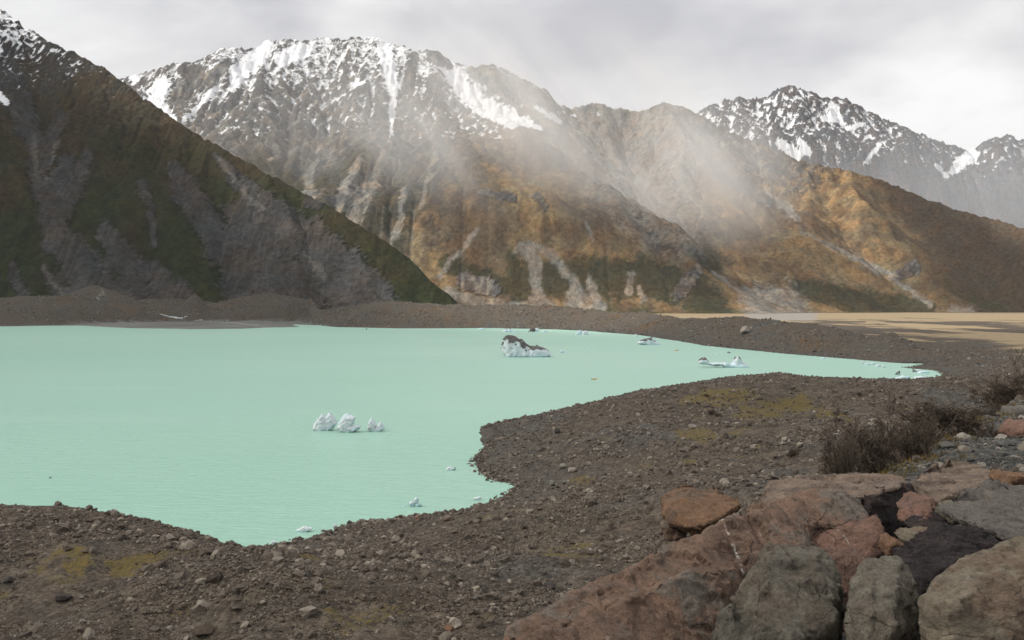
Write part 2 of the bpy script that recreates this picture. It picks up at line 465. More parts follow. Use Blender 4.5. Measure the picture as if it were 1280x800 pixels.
# ---------------- the sunlit central massif and the spur behind it
SKY_B = [(-300, 150), (60, 130), (150, 98), (175, 92), (200, 85), (228, 76), (240, 80), (262, 66), (290, 58), (310, 64), (330, 52), (360, 49), (385, 52), (400, 46), (420, 50), (445, 47), (470, 48), (490, 56), (512, 60), (530, 66), (548, 62), (560, 78), (590, 84), (615, 80), (640, 92), (662, 104), (690, 118), (700, 136), (722, 134), (745, 127), (758, 136), (782, 135), (795, 142),
         (812, 133), (830, 129), (850, 133), (870, 142), (900, 160), (950, 181), (1000, 202), (1060, 214), (1100, 225), (1150, 246), (1200, 264), (1250, 276), (1290, 290), (1400, 330), (1600, 372)]
RB = [
 (0, 1.05, [(-500, 260, 8200), (-200, 170, 8500), (60, 125, 8700), (150, 97, 8600), (200, 85, 8600), (240, 75, 8500), (290, 58, 8500), (330, 52, 8600), (400, 47, 8700), (470, 50, 8600), (520, 60, 8500), (570, 78, 8600), (615, 82, 8600), (660, 100, 8800), (690, 120, 8900), (705, 135, 9000), (745, 128, 9200), (770, 138, 9200), (790, 138, 9200), (830, 130, 9000)]),
 (0, .74, [(520, 62, 8500), (545, 100, 8120), (590, 132, 7850), (640, 156, 7600), (700, 205, 7150), (760, 242, 6850), (820, 285, 6550), (880, 335, 6250), (928, 386, 6000)]),
 (0, .72, [(590, 135, 7800), (600, 200, 7250), (605, 270, 6700), (590, 330, 6250), (575, 372, 6000)]),
 (0, .72, [(700, 205, 7150), (690, 280, 6600), (680, 335, 6200), (665, 384, 5950)]),
 (0, .72, [(800, 270, 6650), (785, 330, 6250), (780, 384, 5980)]),
 (0, .80, [(200, 85, 8600), (230, 170, 7900), (260, 230, 7300), (290, 300, 6700)]),
 (0, .80, [(330, 52, 8600), (320, 120, 8000), (330, 180, 7500), (360, 240, 7000), (400, 320, 6400)]),
 (0, .80, [(440, 48, 8600), (445, 125, 8050), (440, 190, 7500), (455, 250, 7000), (480, 320, 6450), (500, 360, 6200)]),
 (0, .80, [(615, 82, 8600), (650, 140, 8150), (690, 165, 7900)]),
 (1, 1.0, [(830, 130, 9000), (870, 142, 8900), (900, 160, 8800), (950, 180, 8700), (1000, 202, 8600), (1060, 215, 8500), (1100, 225, 8500), (1150, 246, 8400), (1200, 265, 8300), (1250, 275, 8300), (1290, 290, 8300), (1400, 330, 8300), (1600, 365, 8300)]),
 (1, .76, [(830, 130, 9000), (852, 172, 8500), (890, 205, 8050), (935, 255, 7550), (1000, 298, 7150), (1080, 345, 6850), (1140, 372, 6650), (1198, 390, 6480)]),
 (1, .74, [(852, 172, 8500), (850, 235, 7800), (870, 300, 7200), (895, 345, 6800), (925, 372, 6600)]),
 (1, .74, [(935, 255, 7550), (945, 315, 7000), (965, 360, 6650), (1000, 389, 6450)]),
 (1, .74, [(1000, 298, 7150), (1040, 345, 6800), (1080, 388, 6480)]),
 (1, .74, [(1060, 215, 8500), (1085, 270, 7800), (1130, 315, 7350), (1180, 355, 6950), (1235, 388, 6600)]),
 (1, .74, [(1150, 246, 8400), (1200, 300, 7750), (1255, 345, 7150), (1300, 384, 6700)]),
 (1, .74, [(1250, 275, 8300), (1330, 330, 7450), (1400, 370, 6900)]),
 (1, .80, [(745, 128, 9200), (760, 200, 8400), (800, 250, 7900), (850, 310, 7350)]),
]
def floor_B(X, Y):
    px = 640 + X / Y * F
    # alluvial fan below the misty valley, and the stony fan left of the buttress
    fan = 95 * np.exp(-((px - (900 + 45 * (Y - 7000) / 700)) / 60) ** 2) * sstep(6000, 7600, Y)
    fan2 = 60 * np.exp(-((px - 560) / 70) ** 2) * sstep(5600, 6600, Y)
    return PLAIN + 1 + fan + fan2
def kmap_B(X, Y, H):      # tussock buttresses are less deeply gullied than the bare faces
    px = 640 + X / Y * F; py = HZ - (H - EYE) / Y * F
    q = sstep(500, 600, px + (py - 230) * .6) * sstep(130, 175, py) * (1 - sstep(735, 790, px - (py - 200) * .9) * sstep(300, 250, py) * sstep(915, 870, px))
    return 1 - .82 * q
XB, YB, HB, GB, AB, SB, LB, gxB, gyB, flB = make_field(-3900, 6900, 5850, 9700, 11.5, RB, floor_B, 0.024, 26, 5, SKY_B, -200, 1500, 41, 1.0, Kmap=kmap_B)
px, py, wx_, wy_ = paint(XB, YB, HB, SB, AB, LB, gxB, 2)
nB = fbm(XB, YB, 520, 5, 400); nB2 = fbm(XB, YB, 90, 4, 410); nB3 = fbm(XB, YB + HB, 32, 3, 420)
gold = C(.240, .172, .092); brown = C(.125, .088, .056); olive = C(.060, .058, .026); dark = C(.035, .036, .020)
rkB = C(.116, .116, .121); pale = C(.31, .285, .25); scB = C(.20, .188, .172); redr = C(.20, .145, .115)
isC_ = (GB == 1)
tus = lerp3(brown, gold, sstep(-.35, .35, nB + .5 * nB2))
tus = lerp3(tus, C(.095, .070, .048), 1.0 * isC_ * sstep(0, 70, px - 1045 - .70 * (py - 215)))  # far spur slope browner; its cloud shade is partly put into the colour
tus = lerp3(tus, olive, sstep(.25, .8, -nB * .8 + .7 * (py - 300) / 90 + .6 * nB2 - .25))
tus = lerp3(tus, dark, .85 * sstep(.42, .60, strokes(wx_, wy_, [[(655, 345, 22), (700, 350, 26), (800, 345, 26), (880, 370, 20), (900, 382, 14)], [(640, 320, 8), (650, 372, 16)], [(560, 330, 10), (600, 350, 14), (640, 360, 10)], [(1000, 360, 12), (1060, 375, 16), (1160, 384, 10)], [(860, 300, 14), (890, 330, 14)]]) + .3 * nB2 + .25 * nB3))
gul = sstep(1.5, 2.7, np.log10(AB)) * sstep(.25, .6, SB)
isC = (GB == 1)
# where bare rock shows: high, steep, and the grey face left of the buttress
left_face = sstep(620, 500, px + (py - 230) * .75 + 60 * nB2)
rockw = np.where(isC, sstep(0, 1, (228 - py) / 60 + nB + (SB - .8) - .8 * sstep(980, 1080, px)), sstep(0, 1, (150 - py) / 45 + nB * .9 + (SB - .85) * .8))
rockw = np.maximum(rockw, .88 * left_face)
cface = sstep(905, 855, px + 25 * nB2 - (py - 250) * .30) * sstep(335, 290, py + 20 * nB) * sstep(660, 735, px - (py - 200) * .9)
rockw = np.maximum(rockw, cface)
rockw = np.maximum(rockw, sstep(.42, .58, strokes(wx_, wy_, [[(735, 210, 10), (790, 245, 14), (850, 290, 14)], [(600, 240, 4), (640, 245, 6)], [(668, 245, 5), (680, 258, 6)], [(895, 215, 8), (960, 250, 9)], [(1120, 345, 8), (1140, 335, 8)], [(580, 350, 9), (620, 362, 8)], [(850, 365, 9), (870, 340, 6)]]) + .35 * nB2 + .25 * nB3))
rk = lerp3(rkB, pale, sstep(-.1, .5, nB2 + .4 * nB3 + .45 * cface + .35 * gul))
rk = lerp3(rk, redr, (.45 - .35 * left_face) * sstep(-.2, .4, fbm(XB, YB, 300, 3, 440)))
greenw = left_face * sstep(.1, .5, .9 * nB + .5 * nB2 + (py - 190) / 150) * (1 - gul)
rk = lerp3(rk, C(.055, .060, .038), np.clip(greenw, 0, .85))
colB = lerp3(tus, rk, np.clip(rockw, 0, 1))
scree = strokes(wx_, wy_, [
 [(490, 172, 3), (470, 220, 9), (445, 265, 9), (425, 300, 8)], [(505, 235, 4), (498, 280, 5), (488, 305, 5)], [(545, 190, 3), (532, 235, 3), (525, 260, 2)], [(450, 200, 4), (430, 230, 6), (422, 262, 6)],
 [(392, 180, 5), (385, 240, 8)], [(350, 190, 2), (338, 200, 3)], [(598, 285, 2), (575, 315, 3), (550, 345, 3)],
 [(655, 310, 9), (672, 335, 7), (668, 360, 6), (676, 382, 16)], [(662, 305, 6), (690, 318, 6), (718, 350, 6), (722, 382, 16)], [(735, 345, 3), (748, 384, 9)], [(790, 345, 5), (785, 365, 4)], [(800, 360, 3), (806, 375, 5)],
 [(930, 368, 10), (950, 380, 22), (975, 390, 34)], [(890, 340, 2.5), (925, 365, 5)],
 [(955, 235, 3), (985, 262, 5), (1000, 275, 3)], [(1000, 290, 3), (1060, 318, 3.2), (1120, 350, 4), (1160, 378, 5)], [(560, 365, 6), (600, 378, 9), (660, 386, 9)], [(1190, 385, 5), (1210, 392, 10)],
 [(733, 275, 3), (740, 300, 2)], [(750, 255, 2), (790, 292, 2.5)]])
scree = .85 * sstep(.38, .62, scree + .24 * nB2 + .20 * nB3)
scree = np.maximum(scree, .8 * gul * np.clip(rockw + .12, 0, 1) * sstep(150, 190, py))
colB = lerp3(colB, lerp3(scB, C(.27, .245, .21), sstep(-.3, .3, nB2)), scree)
colB = colB * (1 + .32 * nB3 + .25 * nB2)[..., None]
snowB = -.12 + (158 - py) / 120 + .5 * nB + .55 * nB2 + .35 * nB3 + (LB * .7).clip(-.5, .5) - .30 * (SB - .8)
snowB = snowB - .4 * sstep(690, 760, px) - .35 * sstep(800, 840, px) * 1.0
snowB = np.maximum(np.minimum(sstep(-.25, .8, snowB + .16) * .95, .60 + .22 * nB2), sstep(.40, .58, strokes(px + 4 * nB2, py + 4 * nB2, [
 [(560, 82, 9), (575, 105, 14), (600, 132, 13), (640, 155, 7)], [(600, 125, 9), (650, 150, 7), (675, 160, 3)], [(480, 62, 11), (492, 110, 7), (490, 150, 2.5), (488, 172, 1.5)], [(665, 128, 5), (700, 152, 4)],
 [(330, 60, 13), (300, 90, 12), (290, 110, 6)], [(205, 105, 11), (190, 128, 14), (215, 150, 7)], [(165, 92, 6), (172, 108, 6)], [(230, 150, 3), (268, 112, 4)], [(440, 108, 3), (460, 98, 3)], [(380, 62, 10), (350, 75, 8)]]) + .34 * nB3 + .25 * nB2) * .80)
rocky = strokes(px, py, [[(595, 88, 10), (640, 112, 12), (690, 130, 10)], [(545, 68, 10), (562, 82, 5)], [(160, 118, 3), (180, 100, 4)], [(245, 90, 10), (225, 120, 10)], [(285, 78, 5), (262, 100, 8)], [(518, 70, 5), (510, 110, 8)]])
snowB = snowB - .45 * sstep(.4, .6, rocky + .3 * nB2)
snowB = np.where((py > 178) | (px > 1020), 0, snowB)
matB = mountain_material('sunlit_mountain_slopes', 1.0)
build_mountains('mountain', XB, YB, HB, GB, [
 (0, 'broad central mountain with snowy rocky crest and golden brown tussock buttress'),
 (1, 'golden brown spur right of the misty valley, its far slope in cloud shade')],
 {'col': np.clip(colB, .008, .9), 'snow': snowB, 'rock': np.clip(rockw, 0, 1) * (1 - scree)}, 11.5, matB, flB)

# ---------------- the far snowy range on the right
SKY_D = [(700, 200), (800, 165), (860, 148), (885, 132), (905, 126), (930, 122), (945, 126), (960, 118), (975, 109), (985, 108), (1010, 114), (1030, 124), (1045, 121), (1060, 126), (1075, 135), (1090, 142), (1110, 152), (1125, 158), (1150, 168), (1175, 178), (1192, 184), (1210, 188), (1225, 180), (1240, 172), (1262, 170), (1285, 178), (1350, 160), (1600, 150)]
RD = [
 (0, .80, [(640, 230, 12800), (820, 155, 13000), (885, 128, 13000), (930, 122, 13000), (980, 108, 13000), (1010, 115, 13000), (1070, 130, 13000), (1120, 152, 13000), (1150, 170, 13000), (1210, 190, 13100), (1255, 170, 13000), (1290, 180, 13000), (1400, 150, 13000), (1600, 150, 13000)]),
 (0, .8, [(980, 108, 13000), (1000, 180, 12300), (1030, 250, 11600)]), (0, .8, [(1070, 130, 13000), (1100, 200, 12300), (1140, 280, 11500)]),
 (0, .8, [(1150, 170, 13000), (1180, 235, 12300), (1190, 290, 11600)]), (0, .8, [(1255, 170, 13000), (1250, 240, 12300), (1235, 300, 11500)]), (0, .8, [(930, 122, 13000), (915, 190, 12300)]),
 (0, .8, [(1350, 150, 13000), (1340, 240, 12200), (1320, 300, 11500)])]
def floor_D(X, Y): return np.full(X.shape, 100.0)
XD, YD, HD, GD, AD, SD, LD, gxD, gyD, flD = make_field(700, 9300, 11400, 14000, 19.0, RD, floor_D, 0.011, 16, 3, SKY_D, 660, 1500, 71, 2.1, 1.6)
px, py, wx_, wy_ = paint(XD, YD, HD, SD, AD, LD, gxD, 3)
nD = fbm(XD, YD, 700, 5, 500); nD2 = fbm(XD, YD, 130, 4, 510)
snowD = sstep(-.1, 1.0, -.18 + (212 - py) / 130 + .45 * nD + .85 * nD2 + (LD * 1.8).clip(-.8, .8) - .2 * (SD - .8)) * .85
snowD = np.maximum(snowD, sstep(.42, .58, strokes(px, py, [[(1040, 130, 4), (1045, 145, 6), (1030, 148, 5)], [(975, 178, 6), (995, 195, 8)], [(1000, 175, 5), (1010, 190, 5)], [(1080, 205, 2.5), (1100, 180, 3)], [(1215, 192, 9), (1200, 205, 9), (1190, 215, 5)], [(1170, 205, 3), (1185, 222, 3)], [(1060, 160, 3), (1080, 155, 3)]]) + .35 * nD2))
snowD = np.minimum(np.maximum(snowD, .44 * sstep(250, 150, py + 30 * nD) * (1 + .6 * nD2) + (LD * .8).clip(-.3, .3)), .80)
snowD = np.where(py > 235, snowD * .35, snowD)
colD = np.ones(HD.shape + (3,)) * C(.19, .19, .205) * (1 + .5 * nD2)[..., None]
matD = mountain_material('far_range_rock', 1.6)
build_mountains('mountain', XD, YD, HD, GD, [(0, 'distant snow-dusted rocky range rising behind the brown spur at right')],
 {'col': np.clip(colD, .01, .9), 'snow': snowD, 'rock': np.ones(HD.shape)}, 19.0, matD, flD)

# ------------------------------------------------------------------ ground sheet (lake bed, moraines, plain, camera's hill)
SHORE_PX = [(-420, 694), (-100, 686), (100, 690), (230, 693), (300, 692), (345, 683), (400, 673), (440, 657), (500, 650), (550, 645), (590, 640), (620, 627), (654, 606), (640, 603), (615, 598), (600, 588), (596, 575), (612, 560), (625, 545), (612, 533),
            (645, 525), (700, 512), (760, 500), (800, 488), (850, 481), (900, 476), (960, 468), (1020, 474), (1075, 483), (1110, 482), (1140, 478), (1170, 474), (1178, 468), (1172, 463), (1150, 461.5), (1130, 459.5), (1148, 457),
            (1160, 454.5), (1130, 454), (1100, 452), (1040, 447), (980, 442), (930, 437), (880, 432), (840, 425), (800, 419), (740, 414), (700, 412), (620, 410.2), (500, 410.5), (420, 409), (398, 406.6), (365, 405.5), (375, 408.6), (330, 409.5), (300, 411), (240, 411.3), (170, 410.3), (120, 408.2), (100, 406.8), (60, 407), (0, 408), (-200, 408.5), (-700, 410)]
SHORE = np.array([on_lake(a, b)[:2] for a, b in SHORE_PX] + [(-9000, 3200), (-9000, 150), (-1200, 150)])
def shore_dist(x, y):
    """signed distance to the lake outline: positive on land"""
    x = x.ravel(); y = y.ravel()
    D = np.full(x.shape, 1e18); inside = np.zeros(x.shape, bool)
    n = len(SHORE)
    for i in range(n):
        ax, ay = SHORE[i]; bx, by = SHORE[(i + 1) % n]
        dx, dy = bx - ax, by - ay
        t = np.clip(((x - ax) * dx + (y - ay) * dy) / (dx * dx + dy * dy), 0, 1)
        D = np.minimum(D, (x - ax - t * dx) ** 2 + (y - ay - t * dy) ** 2)
        c = ((ay > y) != (by > y))
        inside ^= c & (x < (bx - ax) * (y - ay) / (by - ay + 1e-12) + ax)
    D = np.sqrt(D)
    return np.where(inside, -D, D)
CREST = [(-60, -30, 77.5), (-8, 0, 77.1), (-1, 5.0, 77.0), (0.6, 6.2, 77.0), (2.2, 9.2, 76.95), (3.6, 12.0, 76.9), (5.3, 15.3, 76.85), (7.1, 18.8, 76.8), (11.6, 26.3, 76.4), (23.2, 45, 75.5), (45, 75, 74.5), (95, 135, 71.5), (240, 320, 66), (700, 900, 50)]
TOPPX = np.array([-600, 0, 60, 110, 150, 200, 240, 270, 300, 330, 370, 420, 470, 540, 600, 650, 700, 750, 800, 850, 900, 950, 1000, 1050, 1090, 1115, 1150, 1180, 1220, 1300, 1600])
TOPPY = np.array([372, 372, 371, 371, 375, 376, 374, 377, 373, 367, 372, 377, 378, 380, 381, 382, 385, 388, 390, 392.5, 395, 399, 405, 413, 424, 418, 436, 440, 446, 452, 460.])
def world_xx(px, Y): return (px - 640) / F * Y
def ground_z(x, y, fine=True):
    sh = x.shape; x = np.asarray(x, float).ravel(); y = np.asarray(y, float).ravel()
    wob = 7 * fbm(x, y, 60, 3, 601) * sstep(60, 400, y) + 16 * fbm(x, y, 240, 2, 602) * sstep(1500, 2500, y)
    wob = wob + 2.2 * fbm(x, y, 12, 3, 603)
    d = shore_dist(x, y) + wob * 0.6
    r = np.hypot(x, y); px = 640 + x / np.maximum(y, 1) * F
    # --- near side moraine
    hum = 6.0 * fbm(x, y, 120, 4, 610) + 3.6 * ridged(x, y, 48, 3, 611)
    near = 0.16 * np.clip(d, -60, 60) + sstep(20, 150, d) * (5 + hum) + sstep(60, 260, d) * 4
    near += 1.5 * fbm(x, y, 17, 3, 612) * sstep(2, 25, d)
    def bump(cx, cy, rx, ry, h, rot=0.0):
        c, s = math.cos(rot), math.sin(rot); u = (x - cx) * c + (y - cy) * s; v = -(x - cx) * s + (y - cy) * c
        return h * np.exp(-((u / rx) ** 2 + (v / ry) ** 2) * 1.0)
    near += bump(-104, 252, 48, 30, 12, 0.1) + bump(-190, 250, 80, 30, 11) + bump(-25, 262, 62, 30, -7) + bump(-60, 205, 60, 24, 9, -.3) + bump(-140, 190, 60, 40, 9)
    near += bump(60, 330, 60, 45, 7) + bump(150, 640, 130, 60, 10, .3) + bump(250, 800, 140, 60, 1, .2) + bump(150, 420, 70, 60, 8, .5) + bump(60, 480, 40, 50, 6) + bump(5, 240, 40, 30, 6, .4)
    # --- far side moraine and plain
    Ysh = np.interp(px, [-600, 0, 60, 230, 370, 400, 620, 700, 800, 880, 980, 1100, 1160, 1300], [3300, 3450, 3480, 3950, 4000, 3300, 3110, 2930, 2430, 1845, 1555, 1345, 1240, 1150])
    ztop = EYE + (HZ - np.interp(px, TOPPX, TOPPY)) / F * (Ysh + 260)
    t = (y - Ysh) / 260.0
    rise = np.interp(t, [0, .15, .5, 1, 1.35, 1.9], [0, .18, .55, 1, .85, 0.0])
    farn = 16 * fbm(x, y, 230, 4, 620) * sstep(0, .5, t) + 5 * ridged(x, y, 80, 3, 621) * sstep(.05, .3, t) + 1.2 * fbm(x, y, 25, 3, 623)
    env = np.minimum(1, np.maximum(rise * 1.3, .12))
    far = np.where(t < 1.9, (ztop - PLAIN) * rise, 0) + np.where(t < 0, np.clip(d, 0, 60) * .03, 0)
    far = far + PLAIN * sstep(0, .5, t) + farn * env * sstep(0, 60, d) * np.clip(ztop / 60, .15, 1)
    far = np.where(d < 0, d * .12, np.minimum(far, 1.5 + .42 * d))
    far = np.where((t < 0.02) & (px > 60) & (px < 400), np.clip(d * .012, -3, 3.2), far)
    far = np.where(d > 8, np.maximum(far, 1.2), far)
    far = far + 0.5 * fbm(x, y, 300, 3, 624) * sstep(2, 3, t)
    for cx_, cy_, hz_, rad_ in ((world_xx(118, 4330), 4330, 158, 420), (world_xx(243, 4090), 4090, 122, 120), (world_xx(330, 4250), 4250, 118, 170)):
        far = np.maximum(far, hz_ * (1 - np.hypot(x - cx_, y - cy_) / rad_) - 3 * fbm(x, y, 40, 3, 650))
    w = sstep(1000, 1350, y + 0 * x)
    wr = np.where(px > 1000, sstep(1040, 1250, y), w)
    h = near * (1 - wr) + far * wr
    # --- the crest of the old moraine wall the camera stands on
    best = np.full(x.shape, 1e9); zc = np.zeros(x.shape); side = np.zeros(x.shape)
    for a, b in zip(CREST[:-1], CREST[1:]):
        dx, dy = b[0] - a[0], b[1] - a[1]; L = math.hypot(dx, dy)
        t_ = np.clip(((x - a[0]) * dx + (y - a[1]) * dy) / (L * L), 0, 1)
        dd = np.hypot(x - a[0] - t_ * dx, y - a[1] - t_ * dy)
        m = dd < best
        best[m] = dd[m]; zc[m] = (a[2] + t_ * (b[2] - a[2]))[m]
        side[m] = (dx * (y - a[1]) - dy * (x - a[0]))[m]       # > 0: left of the crest (down to the lake)
    drop = np.where(side > 0, 0.66 * best + .25 * np.minimum(best, 3), -0.05 * np.minimum(best, 40))
    wall = zc - drop + .25 * fbm(x, y, 3.0, 3, 631) * sstep(1, 4, r) + 1.2 * fbm(x, y, 25, 3, 632) * sstep(18, 60, r)
    k = 4.0
    h = np.where(side > 0, np.maximum(h, wall) + k * np.exp(-np.abs(h - wall) / k) * .25, np.maximum(h, wall))
    if fine:
        h = h + .07 * fbm(x, y, .7, 3, 640) * sstep(40, 10, r) + .35 * fbm(x, y, 6, 3, 641) * sstep(40, 150, r) * (d > 1)
    return h.reshape(sh)

az_f = np.radians(np.linspace(-34, 34, 520))
az_b = np.radians(np.concatenate([np.linspace(34.6, 60, 30), np.linspace(62, 298, 90), np.linspace(300, 325.4, 30)]))
AZ = np.concatenate([az_f, az_b])
RR = np.concatenate([[0.4], np.geomspace(1.2, 70, 90), np.geomspace(73, 1100, 300), np.geomspace(1106, 4600, 190), np.geomspace(4700, 40000, 24)])
Rg, Ag = np.meshgrid(RR, AZ, indexing='ij')
gx_, gy_ = Rg * np.sin(Ag), Rg * np.cos(Ag)
gz = ground_z(gx_, gy_)
nr, nc = gz.shape
V = np.stack([gx_, gy_, gz], -1).reshape(-1, 3)
idx = np.arange(nr * nc).reshape(nr, nc)
nxt = np.roll(idx, -1, axis=1)
Q = np.stack([idx[:-1], nxt[:-1], nxt[1:], idx[1:]], -1).reshape(-1, 4)[:, ::-1]
gd = shore_dist(gx_, gy_).reshape(gz.shape)
gpx = 640 + gx_ / np.maximum(gy_, 1) * F; gpy = HZ - (gz - EYE) / np.maximum(gy_, 1) * F

# ground classes: 0 gravel ... stored as soft masks
far_plain = sstep(1350, 1700, gy_ + (gpx - 1100) * 1.2) * sstep(10, 40, gd)
moss_n = fbm(gx_, gy_, 38, 4, 700) + .6 * fbm(gx_, gy_, 9, 3, 701)
moss = sstep(.30, .62, moss_n) * sstep(25, 70, gd) * (gy_ < 1100) * .8
mk = strokes(gpx, gpy, [[(120, 778, 10), (190, 768, 13), (250, 757, 5)], [(330, 716, 6), (360, 724, 8), (410, 728, 7)], [(430, 786, 9), (480, 765, 12), (520, 750, 6)], [(590, 712, 7), (612, 712, 5)], [(720, 598, 8), (738, 600, 5)], [(0, 744, 6), (14, 744, 4)], [(225, 683, 6), (255, 690, 6)],
     [(870, 500, 8), (930, 496, 8)], [(850, 545, 6), (885, 545, 7)], [(930, 520, 12), (1000, 505, 10)], [(1030, 520, 8), (1060, 528, 6)], [(850, 500, 5), (940, 488, 6)], [(60, 725, 4), (100, 724, 5)], [(610, 772, 8), (632, 760, 5)], [(690, 690, 6), (740, 690, 6)]])
moss = np.maximum(moss, np.where(gy_ > 400, .72, .50) * sstep(.2, .75, mk + .9 * moss_n + .35 * fbm(gx_, gy_, 5, 3, 703)) * (mk > .1) * (gy_ < 1200))
moss[gy_ < 70] = 0
gold_m = sstep(-.2, .35, fbm(gx_, gy_ * .35, 260, 4, 710) + .35 * fbm(gx_, gy_ * .2, 60, 3, 711) + sstep(3500, 4900, gy_) * .9 + .03) * sstep(2000, 2800, gy_ + (gpx - 1000) * 3) * sstep(820, 900, gpx + (gy_ - 3000) * .04)
gold_m = np.where((gpx > 1080) & (gy_ > 1700), np.maximum(gold_m, .75 * sstep(-.1, .4, fbm(gx_, gy_ * .3, 150, 4, 715))), gold_m)
rust = sstep(.15, .5, fbm(gx_, gy_, 140, 4, 720) + .3 * fbm(gx_, gy_, 30, 3, 721)) * sstep(1100, 1500, gy_) * (gd > 15) * .8
silt = sstep(5.5, 3.6, gz) * sstep(-1.2, -.2, gz) * sstep(70, 110, gpx) * (gpx < 410) * (gy_ > 2700)
scree_fan = np.maximum(sstep(.42, .6, strokes(gpx, gpy, [[(940, 378, 18), (970, 388, 40), (1000, 391, 22)], [(600, 378, 16), (680, 384, 18)], [(128, 366, 1), (120, 374, 1)]])) * (gy_ > 3600), 0)
grey = sstep(.05, .45, fbm(gx_, gy_, 85, 4, 730)) * .8
grey = np.maximum(grey, sstep(60, 5, gd) * .5)
grey = np.maximum(grey, (gy_ < 70) * 1.0)
me = mesh_np('ground', V, Q, None)
for k_, a_ in (('moss', moss), ('gold', gold_m), ('rust', rust), ('silt', silt), ('fan', scree_fan), ('grey', grey), ('wet', sstep(4, 0, np.abs(gd)))):
    fattr(me, k_, a_)
n = NT('moraine_gravel')
P = n.n('ShaderNodeNewGeometry').outputs['Position']
dist = n.n('ShaderNodeVectorMath', {0: P}, operation='LENGTH').outputs['Value']
a1 = n.noise(P, 0.9, 6, .7); a2 = n.noise(P, .12, 5, .65); a3 = n.noise(P, 7.0, 4, .7)
vor = n.n('ShaderNodeTexVoronoi', {'Vector': P, 'Scale': 1.3, 'Randomness': 1.0}); vor2 = n.n('ShaderNodeTexVoronoi', {'Vector': P, 'Scale': 11.0})
vor3 = n.n('ShaderNodeTexVoronoi', {'Vector': P, 'Scale': .30})
brownc = n.mix(n.smooth(a2, .35, .65), rgb(.098, .078, .060), rgb(.070, .061, .050))
greyc = n.mix(n.smooth(a1, .3, .7), rgb(.060, .060, .056), rgb(.092, .089, .083))
base = n.mix(n.attr('grey'), brownc, greyc)
# single pebbles differ in colour
def pebble(v, amt):
    h = n.n('ShaderNodeSeparateColor', {0: v.outputs['Color']}).outputs[0]
    return n.math('ADD', 1 - amt / 2, n.math('MULTIPLY', h, amt))
pb = n.math('MULTIPLY', pebble(vor, .75), n.math('MULTIPLY', pebble(vor2, .7), pebble(vor3, .5)))
base = n.mix(1.0, base, n.n('ShaderNodeCombineColor', {0: pb, 1: pb, 2: pb}).outputs[0], 'MULTIPLY')
base = n.mix(n.math('MULTIPLY', n.attr('rust'), n.smooth(a2, .4, .62)), base, rgb(.115, .062, .024))
mossf = n.smooth(n.math('ADD', n.attr('moss'), n.math('MULTIPLY', n.math('SUBTRACT', a1, .5), 1.9)), .30, .85)
base = n.mix(mossf, base, n.mix(n.smooth(a1, .3, .7), rgb(.090, .070, .026), rgb(.145, .110, .042)))
goldf = n.smooth(n.math('ADD', n.attr('gold'), n.math('MULTIPLY', n.math('SUBTRACT', n.noise(n.scaled(P, (.006, .03, .03)), 1.0, 5, .65), .5), 1.6)), .35, .65)
base = n.mix(goldf, base, n.mix(n.smooth(a2, .3, .7), rgb(.235, .18, .108), rgb(.33, .265, .17)))
base = n.mix(n.attr('silt'), base, n.mix(n.smooth(n.noise(n.scaled(P, (.004, .02, .02)), 1.0, 5), .4, .6), rgb(.12, .12, .112), rgb(.20, .20, .19)))
base = n.mix(n.attr('fan'), base, n.mix(a2, rgb(.20, .185, .17), rgb(.30, .28, .25)))
base = n.mix(n.math('MULTIPLY', n.attr('wet'), .55), base, rgb(.02, .02, .018))
hh = n.math('ADD', n.math('MULTIPLY', vor.outputs['Distance'], -.35), n.math('ADD', n.math('MULTIPLY', a1, .5), n.math('MULTIPLY', vor2.outputs['Distance'], -.035)))
b1 = n.bump(hh, 1.0, .8)
near_ = n.smooth(dist, 1500.0, 300.0)
n.bsdf(base, .95, b1, .15)
me.materials.append(n.m)
ground = link('ground', me); tag(ground, 'dark stony moraine, gravel shore and tussock plain around the lake', None, None, 'structure')

# ------------------------------------------------------------------ lake
n = NT('glacial_lake_water')
P = n.n('ShaderNodeNewGeometry').outputs['Position']
rot = n.n('ShaderNodeMapping', {0: P, 2: (0, 0, math.radians(-28)), 3: (.16, .62, .3)}).outputs[0]
w1 = n.noise(rot, 1.0, 3, .6, .4)
rot2 = n.n('ShaderNodeMapping', {0: P, 2: (0, 0, math.radians(-20)), 3: (.05, .17, .1)}).outputs[0]
w2 = n.noise(rot2, 1.0, 3, .6)
streak = n.noise(n.scaled(P, (.0016, .010, .01)), 1.0, 5, .6, .3)
big = n.noise(P, .0011, 3, .5)
colw = n.mix(n.smooth(big, .3, .7), rgb(.30, .53, .435), rgb(.35, .565, .48))
colw = n.mix(n.math('MULTIPLY', n.smooth(streak, .52, .68), .22), colw, rgb(.43, .62, .54))
hw = n.math('ADD', n.math('MULTIPLY', w1, .34), n.math('MULTIPLY', w2, .6))
n.bsdf(colw, .38, n.bump(hw, 2.6, 1.0), .5, IOR=1.33)
lx0, lx1, ly0, ly1 = -9500, 1400, 120, 4700
me = mesh_np('lake', np.array([(lx0, ly0, 0), (lx1, ly0, 0), (lx1, ly1, 0), (lx0, ly1, 0)]), np.array([[0, 1, 2, 3]]), n.m)
lake = link('lake', me); tag(lake, 'milky turquoise glacial lake', None, None, 'structure')

